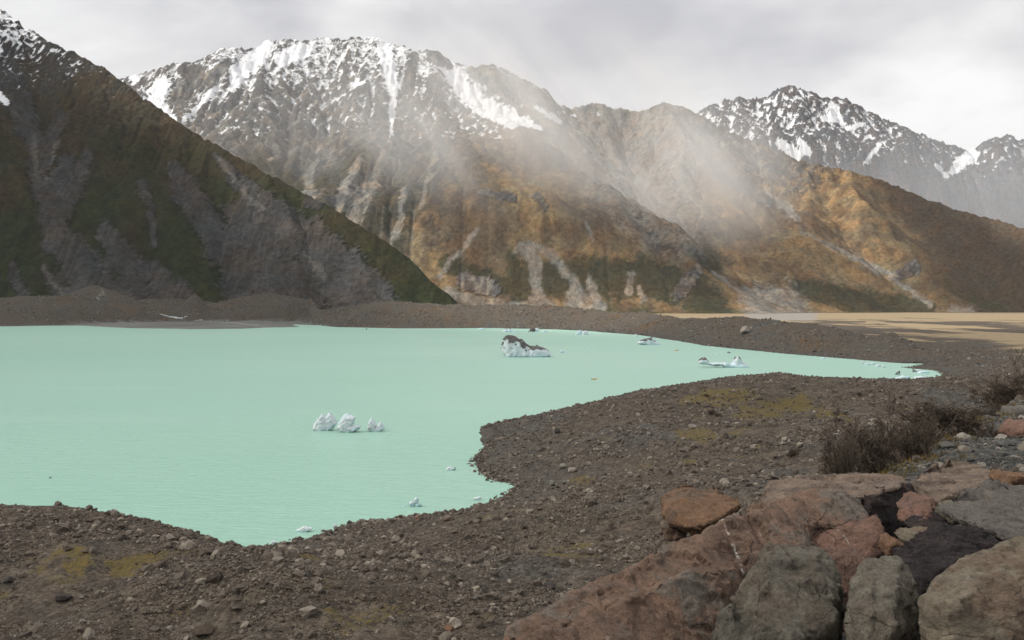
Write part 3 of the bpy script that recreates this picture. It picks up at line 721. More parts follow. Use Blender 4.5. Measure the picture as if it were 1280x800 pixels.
# ------------------------------------------------------------------ cloud banks overhead (they cast the shade over foreground and left mountain)
CZ = 3300.0
off = Vector((SUN_DIR.x, SUN_DIR.y)) * (CZ / SUN_DIR.z)
cgx = np.arange(-12500, 6500, 130.0); cgy = np.arange(-6000, 9900, 130.0)
CX, CY = np.meshgrid(cgx, cgy)
SX, SY = CX - off.x, CY - off.y             # where that bit of cloud throws its shade at lake level
wn_ = 380 * fbm(CX, CY, 1500, 4, 800); wm_ = 380 * fbm(CX, CY, 1500, 4, 810)
sx, sy = SX + wn_, SY + wm_
near_shade = sstep(2900, 1900, sy - sstep(-2000, 500, sx) * 0)
left_shade = sstep(-300, -1100, sx + (sy - 4500) * .35) * sstep(8200, 7200, sy)
right_shade = sstep(-150, 350, sx - 2800 - .62 * (sy - 6500)) * sstep(5900, 6400, sy) * sstep(4750, 4250, sx)
M = np.maximum(np.maximum(near_shade, left_shade), right_shade)
M = np.clip(M + .25 * fbm(CX, CY, 700, 4, 820) * (M > 0) * (M < 1), 0, 1)
keep = M > .02
cell = keep[:-1, :-1] | keep[1:, :-1] | keep[:-1, 1:] | keep[1:, 1:]
thick = 40 + 260 * M * (1 + .7 * fbm(CX, CY, 900, 4, 830))
nrc, ncc = CX.shape
top = np.stack([CX, CY, CZ + thick * .6], -1).reshape(-1, 3); bot = np.stack([CX, CY, CZ - thick * .4 - 60 * M * fbm(CX, CY, 600, 4, 840)], -1).reshape(-1, 3)
q = grid_faces(nrc, ncc, cell)
Vc = np.concatenate([top, bot]); Qc = np.concatenate([q, q[:, ::-1] + nrc * ncc])
used, Qc = compact(Vc, Qc)
me = mesh_np('cloud', Vc[used], Qc)
fattr(me, 'dens', np.concatenate([M.ravel(), M.ravel()])[used])
th_ = np.maximum(sstep(600, -1600, sx - .25 * sy) * (.55 + .45 * sstep(3000, 3800, sy)), right_shade) ; fattr(me, 'thick', np.concatenate([th_.ravel(), th_.ravel()])[used])
n = NT('cloud_mass')
P = n.n('ShaderNodeNewGeometry').outputs['Position']
tr = n.n('ShaderNodeBsdfTransparent', {0: rgb(1, 1, 1)}); tl = n.n('ShaderNodeBsdfTranslucent', {0: rgb(.9, .9, .92)})
df = n.n('ShaderNodeBsdfDiffuse', {0: rgb(.8, .8, .82)})
m1 = n.n('ShaderNodeMixShader', {0: .35, 1: tl.outputs[0], 2: df.outputs[0]})
al = n.math('MULTIPLY', n.smooth(n.math('ADD', n.attr('dens'), n.math('MULTIPLY', n.math('SUBTRACT', n.noise(P, .002, 4), .5), .5)), .05, .75), n.math('ADD', .33, n.math('MULTIPLY', n.attr('thick'), .34)))
m2 = n.n('ShaderNodeMixShader', {0: al, 1: tr.outputs[0], 2: m1.outputs[0]})
n.t.links.new(m2.outputs[0], n.out.inputs[0])
me.materials.append(n.m)
cloud = link('cloud', me); tag(cloud, 'grey cloud bank overhead', None, None, 'structure')

# ------------------------------------------------------------------ air
def box_mesh(name, x0, x1, y0, y1, z0, z1):
    v = np.array([(x, y, z) for x in (x0, x1) for y in (y0, y1) for z in (z0, z1)], float)
    q = np.array([[0, 1, 3, 2], [4, 6, 7, 5], [0, 4, 5, 1], [2, 3, 7, 6], [0, 2, 6, 4], [1, 5, 7, 3]])
    return mesh_np(name, v, q)
def vol_material(name, dens_node=None, density=1e-5, color=(1, 1, 1, 1), aniso=.3):
    n = NT(name)
    v = n.n('ShaderNodeVolumePrincipled', {'Color': color, 'Density': density, 'Anisotropy': aniso})
    n.t.links.new(v.outputs[0], n.out.inputs[1]); return n, v
hz, _v = vol_material('haze_air', density=7e-6, color=rgb(.91, .94, 1.0), aniso=.2)
haze = link('haze', box_mesh('haze', -42000, 42000, -42000, 42000, -400, 3150)); haze.data.materials.append(hz.m)
tag(haze, 'thin mountain haze', None, None, 'stuff')

def mist(label, cx, cy, cz, rx, ry, rz, dens, tilt, seed, lo=.42, hi=.75, sc=(.00045, .0016, .0032), colr=(.995, .995, 1.0)):
    bm = bmesh.new(); bmesh.ops.create_icosphere(bm, subdivisions=4, radius=1.0)
    me = bpy.data.meshes.new('mist'); bm.to_mesh(me); bm.free()
    co = np.empty(len(me.vertices) * 3); me.vertices.foreach_get('co', co); co = co.reshape(-1, 3)
    co = co * (1 + .18 * fbm3(co, .8, 3, seed))[:, None] * (rx, ry, rz)
    me.vertices.foreach_set('co', co.ravel())
    o = link('mist', me); o.location = (cx, cy, cz)
    n = NT('mist_veil')
    P = n.n('ShaderNodeTexCoord').outputs['Object']
    q = n.n('ShaderNodeVectorMath', {0: P, 1: (1 / rx, 1 / ry, 1 / rz)}, operation='MULTIPLY').outputs[0]
    L = n.n('ShaderNodeVectorMath', {0: q}, operation='LENGTH').outputs['Value']
    fall = n.smooth(L, .86, .15)
    rt = n.scaled(n.n('ShaderNodeMapping', {0: P, 1: (seed * 900.0, 0, 0), 2: (0, math.radians(-tilt), 0)}).outputs[0], sc)
    no = n.noise(rt, 1.0, 4, .55)
    dn = n.math('MULTIPLY', n.math('MULTIPLY', fall, n.smooth(no, lo, hi)), dens)
    v = n.n('ShaderNodeVolumePrincipled', {'Color': colr + (1,), 'Density': dn, 'Anisotropy': 0.0})
    n.t.links.new(v.outputs[0], n.out.inputs[1])
    me.materials.append(n.m); tag(o, label, None, None, 'stuff')
    return o
mist('pale rain mist drifting across the central slopes', 100, 6350, 1250, 2100, 620, 950, 2.0e-3, 52, 3, .32, .68)
mist('thin drizzle haze hanging before the snowy central crest', -900, 7000, 1300, 4200, 700, 1500, 2.6e-4, 30, 5, .10, .60, (.0002, .0006, .0007))
mist('blue-grey moist air in the side valley before the far range', 5200, 10600, 1000, 4200, 900, 1700, 5.0e-4, 10, 9, .0, .3, (.0002, .0006, .0007), (.90, .94, 1.0))
mist('mist filling the valley between the brown spurs', 1300, 6900, 900, 1100, 600, 800, 2.1e-3, 52, 8, .32, .68)
S.cycles.volume_step_rate = 1.0
S.cycles.volume_max_steps = 64
#PART3

# ------------------------------------------------------------------ rock building
def hull_of(points):
    bm = bmesh.new()
    for p in points: bm.verts.new(p)
    r = bmesh.ops.convex_hull(bm, input=bm.verts)
    bad = [g for g in r['geom_interior'] if isinstance(g, bmesh.types.BMVert)]
    if bad: bmesh.ops.delete(bm, geom=bad, context='VERTS')
    return bm
def ring_points(outline, Y, T, seed, inset=.62, back=.8, lift=0.0):
    """a solid stone whose widest section follows the outline; it bulges towards the front and runs back T metres"""
    r = random.Random(seed)
    o = np.array(outline, float)
    if o.shape[1] == 2: o = np.column_stack([o, np.full(len(o), Y)])
    c = o[:, :2].mean(0)
    pts = []
    for (px, py, y) in o:
        pts.append(at(px, py, y))
        fx, fy = c[0] + (px - c[0]) * inset, c[1] + (py - c[1]) * inset
        yf = y - T * .30 * r.uniform(.7, 1.2)
        pts.append(at(c[0] + (px - c[0]) * inset, c[1] + (py - c[1]) * inset, yf))
        p = np.array(at(c[0] + (px - c[0]) * back, c[1] + (py - c[1]) * back, y)); p[1] += T * r.uniform(.75, 1.1); p[2] += lift * T
        pts.append(tuple(p))
    return pts
def remesh(bms, voxel, smooth=3):
    bm = bmesh.new()
    for b in bms:
        t = bpy.data.meshes.new('tmp'); b.to_mesh(t); b.free(); bm.from_mesh(t); bpy.data.meshes.remove(t)
    me = bpy.data.meshes.new('tmp'); bm.to_mesh(me); bm.free()
    o = bpy.data.objects.new('tmp', me); COL.objects.link(o)
    m = o.modifiers.new('r', 'REMESH'); m.mode = 'VOXEL'; m.voxel_size = voxel
    m2 = o.modifiers.new('s', 'SMOOTH'); m2.factor = .5; m2.iterations = smooth
    dg = bpy.context.evaluated_depsgraph_get(); dg.update()
    ev = o.evaluated_get(dg); em = ev.to_mesh()
    nv = len(em.vertices); co = np.empty(nv * 3, np.float32); em.vertices.foreach_get('co', co)
    no = np.empty(nv * 3, np.float32); em.vertices.foreach_get('normal', no)
    q = np.empty(len(em.loops), np.int32); em.loops.foreach_get('vertex_index', q)
    ev.to_mesh_clear()
    bpy.data.objects.remove(o); bpy.data.meshes.remove(me)
    return co.reshape(-1, 3).astype(float), no.reshape(-1, 3).astype(float), q.reshape(-1, 4)
def chisel(P, cell, slope, seed, aniso=(1, 1, 1), axis=None):
    r = np.random.default_rng(seed)
    Q = P * np.array(aniso)
    lo, hi = Q.min(0), Q.max(0)
    # cull: seeds near the surface only
    n = max(6, int(len(P) and 1.6 * ((hi - lo) / cell + 1).prod() ** .85))
    n = min(n, 420)
    seeds = Q[r.integers(0, len(Q), n)] + r.normal(size=(n, 3)) * cell * .2
    g = r.normal(size=(n, 3)); g /= np.linalg.norm(g, axis=1)[:, None]
    h = r.uniform(-1, 1, n)
    out = np.empty(len(P))
    jit = cell * .16
    J = Q + jit * np.column_stack([perlin3(Q / cell * 1.3, seed + i) for i in (1, 2, 3)])
    for a in range(0, len(Q), 4000):
        d = ((J[a:a + 4000, None, :] - seeds[None]) ** 2).sum(-1)
        k = d.argmin(1)
        out[a:a + 4000] = slope * ((Q[a:a + 4000] - seeds[k]) * g[k]).sum(1) + h[k] * cell * .06 * min(1, slope * 8)
    return out
def facet(P, N, cell, tilt, seed, K=4):
    r = np.random.default_rng(seed)
    ext = np.ptp(P, axis=0); area = 2 * (ext[0] * ext[1] + ext[1] * ext[2] + ext[0] * ext[2])
    n = int(min(1500, max(8, 1.1 * area / cell ** 2)))
    i = r.integers(0, len(P), n); s_ = P[i]; g = N[i] + tilt * r.normal(size=(n, 3)); g /= np.linalg.norm(g, axis=1)[:, None]
    J = P + cell * .22 * np.column_stack([perlin3(P / cell * 1.5, seed + q) for q in (1, 2, 3)])
    out = np.empty(len(P))
    for a in range(0, len(P), 3000):
        d = (J[a:a + 3000, None, :] - s_[None]); d2 = (d ** 2).sum(-1)
        k = np.argpartition(d2, K, axis=1)[:, :K]
        Pk = P[a:a + 3000, None, :] - s_[k]
        den = np.maximum((N[a:a + 3000, None, :] * g[k]).sum(-1), .45)
        dd = -(Pk * g[k]).sum(-1) / den
        dd[np.take_along_axis(d2, k, 1) > (cell * 1.3) ** 2] = 9
        out[a:a + 3000] = np.clip(dd.min(1), -cell * .13, cell * .08)
    out[out > cell * .075] = 0
    return out
def rock(name, hulls, mat, label, cat, voxel, seed, cells=((.5, .35), (.17, .35)), fine=.02, aniso=(1, 1, 1), group=None, smooth=1, parent=None, cuts=14):
    """hulls: list of point lists in world space"""
    P, N, Q = remesh([hull_of(h) for h in hulls], voxel, smooth)
    r_ = np.random.default_rng(seed + 500)
    Cc = P.mean(0)
    for _ in range(cuts):
        g_ = r_.normal(size=3); g_[1] = -abs(g_[1]) * r_.choice([1, 1, 1, -1]); g_ /= np.linalg.norm(g_)
        D_ = (P - Cc) @ g_; h_ = D_.max() * r_.uniform(.885, .985)
        P = P - np.outer(np.maximum(D_ - h_, 0) * .93, g_)
    for i, (c, s_) in enumerate(cells):
        P = P + N * facet(P * np.array(aniso), N, c * 1.3, s_ * (1.25, 1.7, 1.2)[i], seed + i, 3)[:, None]
    if fine:
        P = P + N * (fine * .9 * ridged3(P, .11 if voxel < .03 else voxel * 4, seed + 17))[:, None]
        P = P + N * (fine * fbm3(P * np.array(aniso), .35 if voxel < .1 else voxel * 6, 4, seed + 9))[:, None]
    c = P.mean(0); c[2] = P[:, 2].min()
    me = mesh_np(name, P - c, Q, mat, True)
    o = link(name, me, parent)
    o.location = c
    if cat: tag(o, label, cat, group)
    return o

def rock_material(name, a, b, patch, patch_amt=.5, spot=(.45, .45, .42), spot_amt=.3, vein=None, strata=None, scale=1.0, rough=.85, bump=1.0, dark=None):
    n = NT(name)
    P = n.n('ShaderNodeNewGeometry').outputs['Position']
    V0 = n.scaled(P, strata) if strata else P
    big = n.noise(V0, 1.1 * scale, 5, .6, .4); mid = n.noise(V0, 5.0 * scale, 6, .68, .3); fine = n.noise(V0, 38.0 * scale, 5, .75)
    col = n.mix(n.smooth(mid, .32, .68), a + (1,), b + (1,))
    pf = n.smooth(n.math('ADD', n.math('MULTIPLY', big, .8), n.math('MULTIPLY', mid, .35)), .64 - .12 * patch_amt, .74 - .12 * patch_amt)
    col = n.mix(n.math('MULTIPLY', pf, patch_amt), col, patch + (1,))
    sp = n.smooth(n.noise(P, 14.0 * scale, 5, .8, .5), .60, .72)
    sp = n.math('MULTIPLY', sp, n.smooth(n.noise(P, 1.7 * scale, 3), .48, .62))
    col = n.mix(n.math('MULTIPLY', sp, spot_amt * 1.3), col, spot + (1,))
    sc_ = n.smooth(n.noise(n.n('ShaderNodeMapping', {0: P, 2: (.3, .5, .9), 3: (22, 5, 5)}).outputs[0], 1.0, 4, .7, .6), .62, .70)
    col = n.mix(n.math('MULTIPLY', n.math('MULTIPLY', sc_, n.smooth(n.noise(P, 2.6 * scale, 3), .50, .62)), spot_amt), col, spot + (1,))
    if dark is not None:
        dk = n.smooth(n.noise(P, 2.3 * scale, 5, .7), .45, .65)
        col = n.mix(n.math('MULTIPLY', dk, .6), col, dark + (1,))
    v = n.math('MAXIMUM', .35, n.math('ADD', 1.0, n.math('ADD', n.math('MULTIPLY', n.math('SUBTRACT', fine, .5), 1.8), n.math('MULTIPLY', n.math('SUBTRACT', n.noise(V0, 13.0 * scale, 5, .75), .5), 1.2))))
    col = n.mix(1.0, col, n.n('ShaderNodeCombineColor', {0: v, 1: v, 2: v}).outputs[0], 'MULTIPLY')
    # hairline cracks
    dw = n.mix(.16, V0, n.n('ShaderNodeTexNoise', {'Vector': V0, 'Scale': 4.0 * scale, 'Detail': 5}).outputs['Color'])
    ck = n.n('ShaderNodeTexVoronoi', {'Vector': dw, 'Scale': 2.6 * scale}, feature='DISTANCE_TO_EDGE').outputs['Distance']
    crack = n.math('MULTIPLY', n.smooth(ck, .008, .0), n.smooth(n.noise(P, 1.9 * scale, 3), .46, .6))
    col = n.mix(n.math('MULTIPLY', crack, .5), col, rgb(.02, .016, .013))
    if vein:
        for (nx, ny, nz, c, w, wob, colv, zlo, zhi) in vein:
            dd = n.n('ShaderNodeVectorMath', {0: P, 1: (nx, ny, nz)}, operation='DOT_PRODUCT').outputs['Value']
            dd = n.math('ADD', dd, n.math('MULTIPLY', n.math('SUBTRACT', n.noise(P, 3.0, 6, .62), .5), wob * 1.6))
            dd = n.math('ABSOLUTE', n.math('SUBTRACT', dd, c))
            f = n.smooth(n.math('ADD', dd, n.math('MULTIPLY', n.math('SUBTRACT', n.noise(P, 9.0, 4, .7), .35), w * 2.2)), w, w * .4)
            zz = n.n('ShaderNodeSeparateXYZ', {0: P}).outputs[2]
            f = n.math('MULTIPLY', f, n.math('MULTIPLY', n.smooth(zz, zlo, zlo + .04), n.smooth(zz, zhi, zhi - .04)))
            f = n.math('MULTIPLY', f, n.smooth(n.noise(P, 9.0, 4, .7), .46, .56))
            col = n.mix(f, col, colv + (1,))
    h = n.math('ADD', n.math('MULTIPLY', mid, .045), n.math('ADD', n.math('MULTIPLY', fine, .030), n.math('MULTIPLY', crack, -.03)))
    h = n.math('ADD', h, n.math('MULTIPLY', n.noise(V0, 16.0 * scale, 5, .7), .035))
    n.bsdf(col, rough, n.bump(h, 1.0 * bump / scale, .95), .25)
    return n.m

def world_x(px, Y): return (px - 640) / F * Y
WHITE = (.62, .60, .55)
m_red = rock_material('red_brown_greywacke', (.225, .145, .104), (.140, .096, .072), (.180, .165, .142), .8, (.42, .40, .36), .45,
    vein=[(1, .12, .10, world_x(921, 7.6) + .12 * 7.6 + .10 * 78.1, .030, .05, WHITE, 77.93, 78.42), (1, .1, .02, world_x(795, 6.8) + .1 * 6.8 + .02 * 77.8, .006, .04, (.16, .20, .17), 76.5, 78.6)])
m_red2 = rock_material('brick_red_greywacke', (.225, .130, .098), (.150, .092, .070), (.105, .085, .075), .45, (.40, .38, .35), .3,
    vein=[(1, .1, .05, world_x(1064, 8.3) + .1 * 8.3 + .05 * 77.9, .012, .05, (.45, .42, .38), 77.82, 78.2)])
m_top = rock_material('pale_brown_greywacke', (.24, .182, .140), (.160, .120, .092), (.24, .19, .155), .6, (.40, .38, .34), .35, dark=(.045, .034, .030))
m_green = rock_material('grey_green_greywacke', (.165, .150, .122), (.108, .099, .080), (.135, .105, .080), .5, (.34, .34, .31), .35, dark=(.040, .040, .034))
m_green2 = rock_material('pale_grey_green_greywacke', (.205, .188, .152), (.135, .124, .100), (.17, .135, .105), .5, (.40, .40, .36), .4, dark=(.055, .055, .046),
    vein=[(.1, .1, 1, 77.95 + .1 * world_x(1100, 5.6) + .56, .008, .09, (.36, .37, .34), 77.0, 79)])
m_tan = rock_material('tan_grey_greywacke', (.205, .175, .130), (.125, .105, .080), (.17, .105, .070), .5, (.38, .37, .32), .4, strata=(.7, .7, 1.8))
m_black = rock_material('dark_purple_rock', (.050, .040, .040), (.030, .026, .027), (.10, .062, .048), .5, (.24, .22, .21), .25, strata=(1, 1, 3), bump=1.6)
m_grey = rock_material('grey_foliated_rock', (.17, .155, .138), (.105, .095, .086), (.21, .19, .165), .5, (.40, .39, .36), .35, strata=(2.6, 1, 1.2))
m_orange = rock_material('orange_brown_rock', (.215, .130, .078), (.145, .085, .055), (.12, .105, .085), .5, (.40, .38, .35), .3)

def boulder(outlines, Y, T, mat, label, seed, voxel=.022, cells=((.45, 0.084), (.15, 0.096), (.06, 0.125)), fine=.009, aniso=(1, 1, 1), smooth=1, **k):
    hulls = []; cuts = k.pop('cuts', 14)
    for i, o in enumerate(outlines):
        if isinstance(o, dict) and 'p' in o:
            t = o.get('T', T); pp = [at(*q) for q in o['p']]
            cpx = sum(q[0] for q in o['p']) / len(o['p']); cpy = sum(min(q[1], 860) for q in o['p']) / len(o['p'])
            kb = o.get('kb', .90)
            hulls.append(pp + [at(cpx + (q[0] - cpx) * kb, cpy + (q[1] - cpy) * kb + 4, q[2] + t) for q in o['p']]); continue
        kk = dict(k)
        y, t = Y, T
        if isinstance(o, dict): y = o.get('Y', Y); t = o.get('T', T); kk.update({q: v for q, v in o.items() if q in ('inset', 'back', 'lift')}); o = o['o']
        hulls.append(ring_points(o, y, t, seed + i, **kk))
    return rock('boulder', hulls, mat, label, 'boulder', voxel, seed, cells, fine, aniso, smooth=smooth, cuts=cuts)

boulder([{'p': [(630, 788, 6.05), (646, 777, 6.1), (700, 747, 6.45), (765, 715, 6.85), (830, 687, 7.25), (905, 648, 7.9), (932, 640, 8.1), (632, 802, 5.85), (700, 775, 6.2), (770, 748, 6.55), (850, 716, 7.0), (930, 705, 7.5), (940, 760, 7.4), (800, 860, 6.4), (640, 880, 5.8)], 'T': .8},
         {'p': [(629, 806, 5.62), (684, 782, 5.9), (742, 756, 6.22), (800, 733, 6.48), (850, 716, 6.75), (895, 704, 7.0), (925, 700, 7.2), (640, 900, 5.3), (750, 900, 5.5), (850, 900, 5.75), (940, 860, 6.5), (955, 770, 7.1)], 'T': .7},
         {'p': [(893, 657, 7.9), (925, 643, 8.1), (965, 630, 8.4), (1000, 650, 8.4), (1018, 672, 8.2), (925, 700, 7.5), (985, 692, 7.8), (1008, 700, 7.95), (930, 800, 7.1), (1000, 800, 7.3)], 'T': .7},
         {'p': [(903, 646, 8.4), (940, 630, 8.6), (985, 616, 8.9), (1012, 612, 9.0), (1050, 610, 9.1), (1070, 622, 9.05), (1086, 645, 8.95), (1082, 653, 8.8), (1030, 665, 8.45), (985, 677, 8.3), (955, 662, 8.2)], 'T': .6}],
        7, .9, m_red, 'long reddish-brown boulder sloping down to the bottom edge, longest of the pile', 11, .021, cells=((.30, .11), (.10, .10)), fine=.008, smooth=0, cuts=0)
boulder([{'p': [(998, 670, 8.5), (1015, 660, 8.6), (1042, 651, 8.75), (1097, 645, 8.75), (1105, 660, 8.6), (1107, 690, 8.35), (1088, 706, 8.1), (1072, 726, 8.0), (1060, 790, 7.9), (1000, 780, 7.9), (985, 700, 8.1), (1045, 690, 8.2), (1098, 652, 8.6)], 'T': .6}], 8.4, .7, m_red2,
        'brick-red block with a white vein, tucked under the long reddish boulder', 21, .020, cells=((.2, .10), (.08, .10)), fine=.006, smooth=0, cuts=0)
flat_top = boulder([{'p': [(948, 618, 11.3), (960, 602, 11.7), (1000, 595, 12.1), (1062, 591, 12.3), (1120, 593, 12.1), (1139, 603, 11.6), (1128, 611, 11.1), (1084, 614, 10.9), (1078, 622, 10.8), (1030, 640, 10.6), (960, 650, 10.7)], 'T': .9},
         {'p': [(948, 640, 11.3), (960, 618, 11.2), (1070, 616, 11.1), (1080, 700, 11.0), (960, 700, 11.0)], 'T': .8}], 11, 1.1, m_top,
        'big flat-topped brown boulder with a dark hollow side, highest in the pile', 31, .022, cells=((.3, 0.09), (.09, 0.10)), cuts=0)
hs = rock('shaded_dark_side', [ring_points([(1078, 618, 10.9), (1100, 610, 11.2), (1138, 605, 11.5), (1148, 622, 11.4), (1143, 655, 11.2), (1120, 686, 11.0), (1080, 700, 10.8), (1074, 650, 10.8)], 11.0, .6, 33, inset=.86)], m_black, None, None, .020, 33, ((.3, .18), (.10, .20)), .02, parent=flat_top)  # dark rock side; its near-black also holds the shade as colour
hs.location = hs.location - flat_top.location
boulder([[(827, 646, 11), (832, 634, 11), (850, 622, 11.2), (868, 616, 11.4), (905, 615, 11.5), (920, 621, 11.4), (930, 633, 11.1), (905, 650, 10.8), (868, 672, 10.6), (840, 664, 10.8)]], 11, .7, m_orange,
        'small orange-brown boulder left behind the long reddish boulder', 41, .022, inset=.8)
boulder([[(826, 655), (838, 652), (862, 668), (852, 684), (832, 676)]], 10.9, .3, m_red, 'little brown stone wedged beneath the small orange-brown boulder', 45, .016)
boulder([{'p': [(957, 682, 6.45), (978, 679, 6.5), (1000, 684, 6.5), (1025, 686, 6.5), (1035, 694, 6.5), (1047, 712, 6.4), (1057, 738, 6.35), (1052, 800, 6.2), (1048, 900, 5.9), (884, 808, 6.15), (912, 748, 6.25), (942, 706, 6.4), (946, 724, 6.05), (942, 766, 5.85), (936, 830, 5.65), (1005, 728, 6.05), (1000, 800, 5.7), (1045, 770, 5.9), (890, 900, 5.7), (960, 900, 5.5)], 'T': .7},
         {'p': [(882, 812, 6.0), (905, 757, 6.05), (918, 750, 6.0), (925, 800, 5.8), (885, 900, 5.6), (935, 900, 5.6)], 'T': .4}], 6.2, .8, m_green,
        'large grey-green angular boulder at the bottom edge, peaked on its left', 51, .017, cells=((.20, .14), (.08, .12)), fine=.006, smooth=0, cuts=0)
boulder([{'p': [(1055, 765, 5.75), (1059, 746, 5.8), (1066, 730, 5.85), (1072, 712, 5.95), (1082, 697, 6.0), (1105, 691, 6.05), (1121, 694, 6.05), (1133, 703, 6.0), (1143, 725, 5.95), (1146, 745, 5.9), (1154, 768, 5.85), (1160, 805, 5.8), (1150, 900, 5.6), (1050, 900, 5.6), (1090, 722, 5.75), (1122, 728, 5.72), (1072, 762, 5.55), (1122, 772, 5.5), (1098, 850, 5.4)], 'T': .5}], 5.9, .55, m_green2,
        'grey rounded boulder with a pale cross vein, between two larger bottom boulders', 61, .015, cells=((.15, .16), (.06, .12)), fine=.007, cuts=0, smooth=2)
boulder([{'p': [(1149, 752, 5.35), (1160, 735, 5.45), (1176, 718, 5.6), (1196, 702, 5.75), (1216, 692, 5.85), (1236, 686, 5.95), (1262, 675, 6.05), (1300, 664, 6.2), (1400, 640, 6.4), (1186, 752, 5.1), (1215, 722, 5.35), (1262, 706, 5.5), (1320, 700, 5.6), (1185, 830, 4.95), (1250, 800, 5.0), (1400, 720, 5.7), (1150, 870, 5.0), (1400, 920, 5.0), (1250, 920, 4.8)], 'T': .8}], 5.7, .8, m_tan,
        'huge tan-grey boulder filling the bottom right corner', 71, .019, cells=((.22, .15), (.08, .13)), fine=.010, aniso=(1, 1, 1.0), cuts=0, smooth=1)
boulder([{'o': [(1136, 708, 7.3), (1160, 688, 7.4), (1195, 672, 7.6), (1222, 662, 7.7), (1240, 668, 7.7), (1258, 680, 7.6), (1235, 690, 7.4), (1195, 712, 7.2), (1165, 742, 7.0), (1148, 770, 6.9), (1140, 740, 7.0)], 'T': .5}], 7.3, .5, m_black,
        'blackish jagged rock lying between the tan-grey corner boulder and brown wedges', 81, .018, cells=((.20, 0.165), (.07, 0.250)), fine=.03, aniso=(1, 1, 2))
boulder([[(1106, 694), (1108, 680), (1116, 672), (1130, 680), (1152, 693), (1140, 698), (1120, 697)]], 8.0, .3, m_orange, 'orange-brown wedge stone right of the brick-red block', 91, .014, cells=((.2, 0.120), (.07, 0.200)))
boulder([[(1128, 678), (1145, 670), (1170, 667), (1196, 670), (1190, 680), (1168, 690), (1150, 688)]], 8.5, .4, m_tan, 'flat tan stone behind the orange-brown wedge', 95, .015, cells=((.2, 0.105), (.07, 0.200)))
boulder([[(1096, 688), (1098, 672), (1108, 668), (1116, 676), (1110, 694)]], 8.7, .2, m_grey, 'small grey stone squeezed right of the brick-red block', 97, .013)
boulder([[(1137, 660, 9.6), (1140, 640, 9.8), (1150, 625, 10), (1166, 622, 10), (1172, 636, 9.9), (1176, 655, 9.7), (1150, 672, 9.4)]], 9.7, .5, m_red2, 'upright reddish rock touching the flat-topped boulder', 101, .02, cells=((.3, 0.120), (.1, 0.200)))
boulder([[(1140, 660, 9.2), (1160, 652, 9.3), (1190, 654, 9.3), (1193, 668, 9.2), (1175, 676, 9.0), (1148, 672, 9.0)]], 9.2, .4, m_black, 'dark brown slab below the upright reddish rock', 103, .018, cells=((.25, 0.105), (.09, 0.200)))
boulder([{'o': [(1150, 632, 11.6), (1158, 614, 12), (1190, 598, 12.6), (1215, 588, 13), (1232, 582, 13.2), (1250, 590, 13), (1262, 602, 12.6), (1235, 614, 12), (1205, 624, 11.6), (1178, 640, 11.4)], 'T': .8, 'inset': .8}], 12, .8, m_top,
        'long pale-topped slab with a dark undercut front, on the grey scree', 107, .026, cells=((.5, 0.090), (.18, 0.135), (.07, 0.175)))
boulder([{'o': [(1200, 660, 8.2), (1212, 646, 8.4), (1240, 632, 8.8), (1275, 622, 9.1), (1340, 618, 9.4), (1350, 660, 8.6), (1290, 676, 8.0), (1252, 684, 7.7), (1222, 672, 8.0)], 'T': .7, 'inset': .75}], 8.4, .7, m_grey,
        'broad grey slab with slanting grain at the right edge', 113, .021, cells=((.4, 0.075), (.13, 0.105), (.05, 0.150)))
boulder([[(1262, 520), (1266, 510), (1280, 507), (1300, 510), (1302, 522), (1284, 527), (1268, 525)]], 36, 1.0, m_grey, 'rounded grey boulder propped at the right edge above the scree', 121, .07, cells=((.5, 0.090), (.2, 0.090)))
boulder([[(1253, 533), (1258, 524), (1268, 520), (1276, 526), (1272, 538), (1258, 540)]], 34.5, .7, m_tan, 'smaller pale boulder under the rounded grey one at right', 125, .06, cells=((.4, 0.090), (.15, 0.090)))
boulder([[(1266, 548), (1268, 534), (1280, 528), (1310, 525), (1312, 560), (1280, 558)]], 26, 1.0, m_red2, 'reddish boulder cut by the right edge of the view', 127, .06, cells=((.5, 0.090), (.2, 0.090)))
boulder([[(1212, 634), (1216, 625), (1228, 622), (1236, 630), (1232, 638), (1218, 638)]], 9.6, .25, m_grey, 'round pale grey stone in front of the dark undercut slab', 131, .014, cells=((.15, 0.060),))
boulder([[(1186, 646), (1196, 636), (1216, 634), (1222, 644), (1210, 654), (1190, 656)]], 9.2, .4, m_tan, 'flat brown-grey stone left of the slanting-grain slab', 133, .017, cells=((.2, 0.105), (.08, 0.175)))
boulder([[(1174, 652), (1178, 642), (1190, 638), (1200, 646), (1194, 656), (1178, 658)]], 9.5, .3, m_black, 'small dark stone beside the upright reddish rock', 135, .016, cells=((.15, 0.105),))
boulder([[(1236, 622), (1242, 610), (1262, 606), (1280, 612), (1276, 622), (1252, 628)]], 10.2, .4, m_grey, 'dark grey stone behind the slanting-grain slab', 137, .018, cells=((.2, 0.105), (.08, 0.175)))
boulder([[(1256, 606), (1262, 594), (1278, 590), (1300, 594), (1298, 610), (1270, 612)]], 11.4, .5, m_orange, 'orange-brown stone near the right edge below the scree', 139, .02, cells=((.25, 0.105), (.08, 0.175)))
#PART4

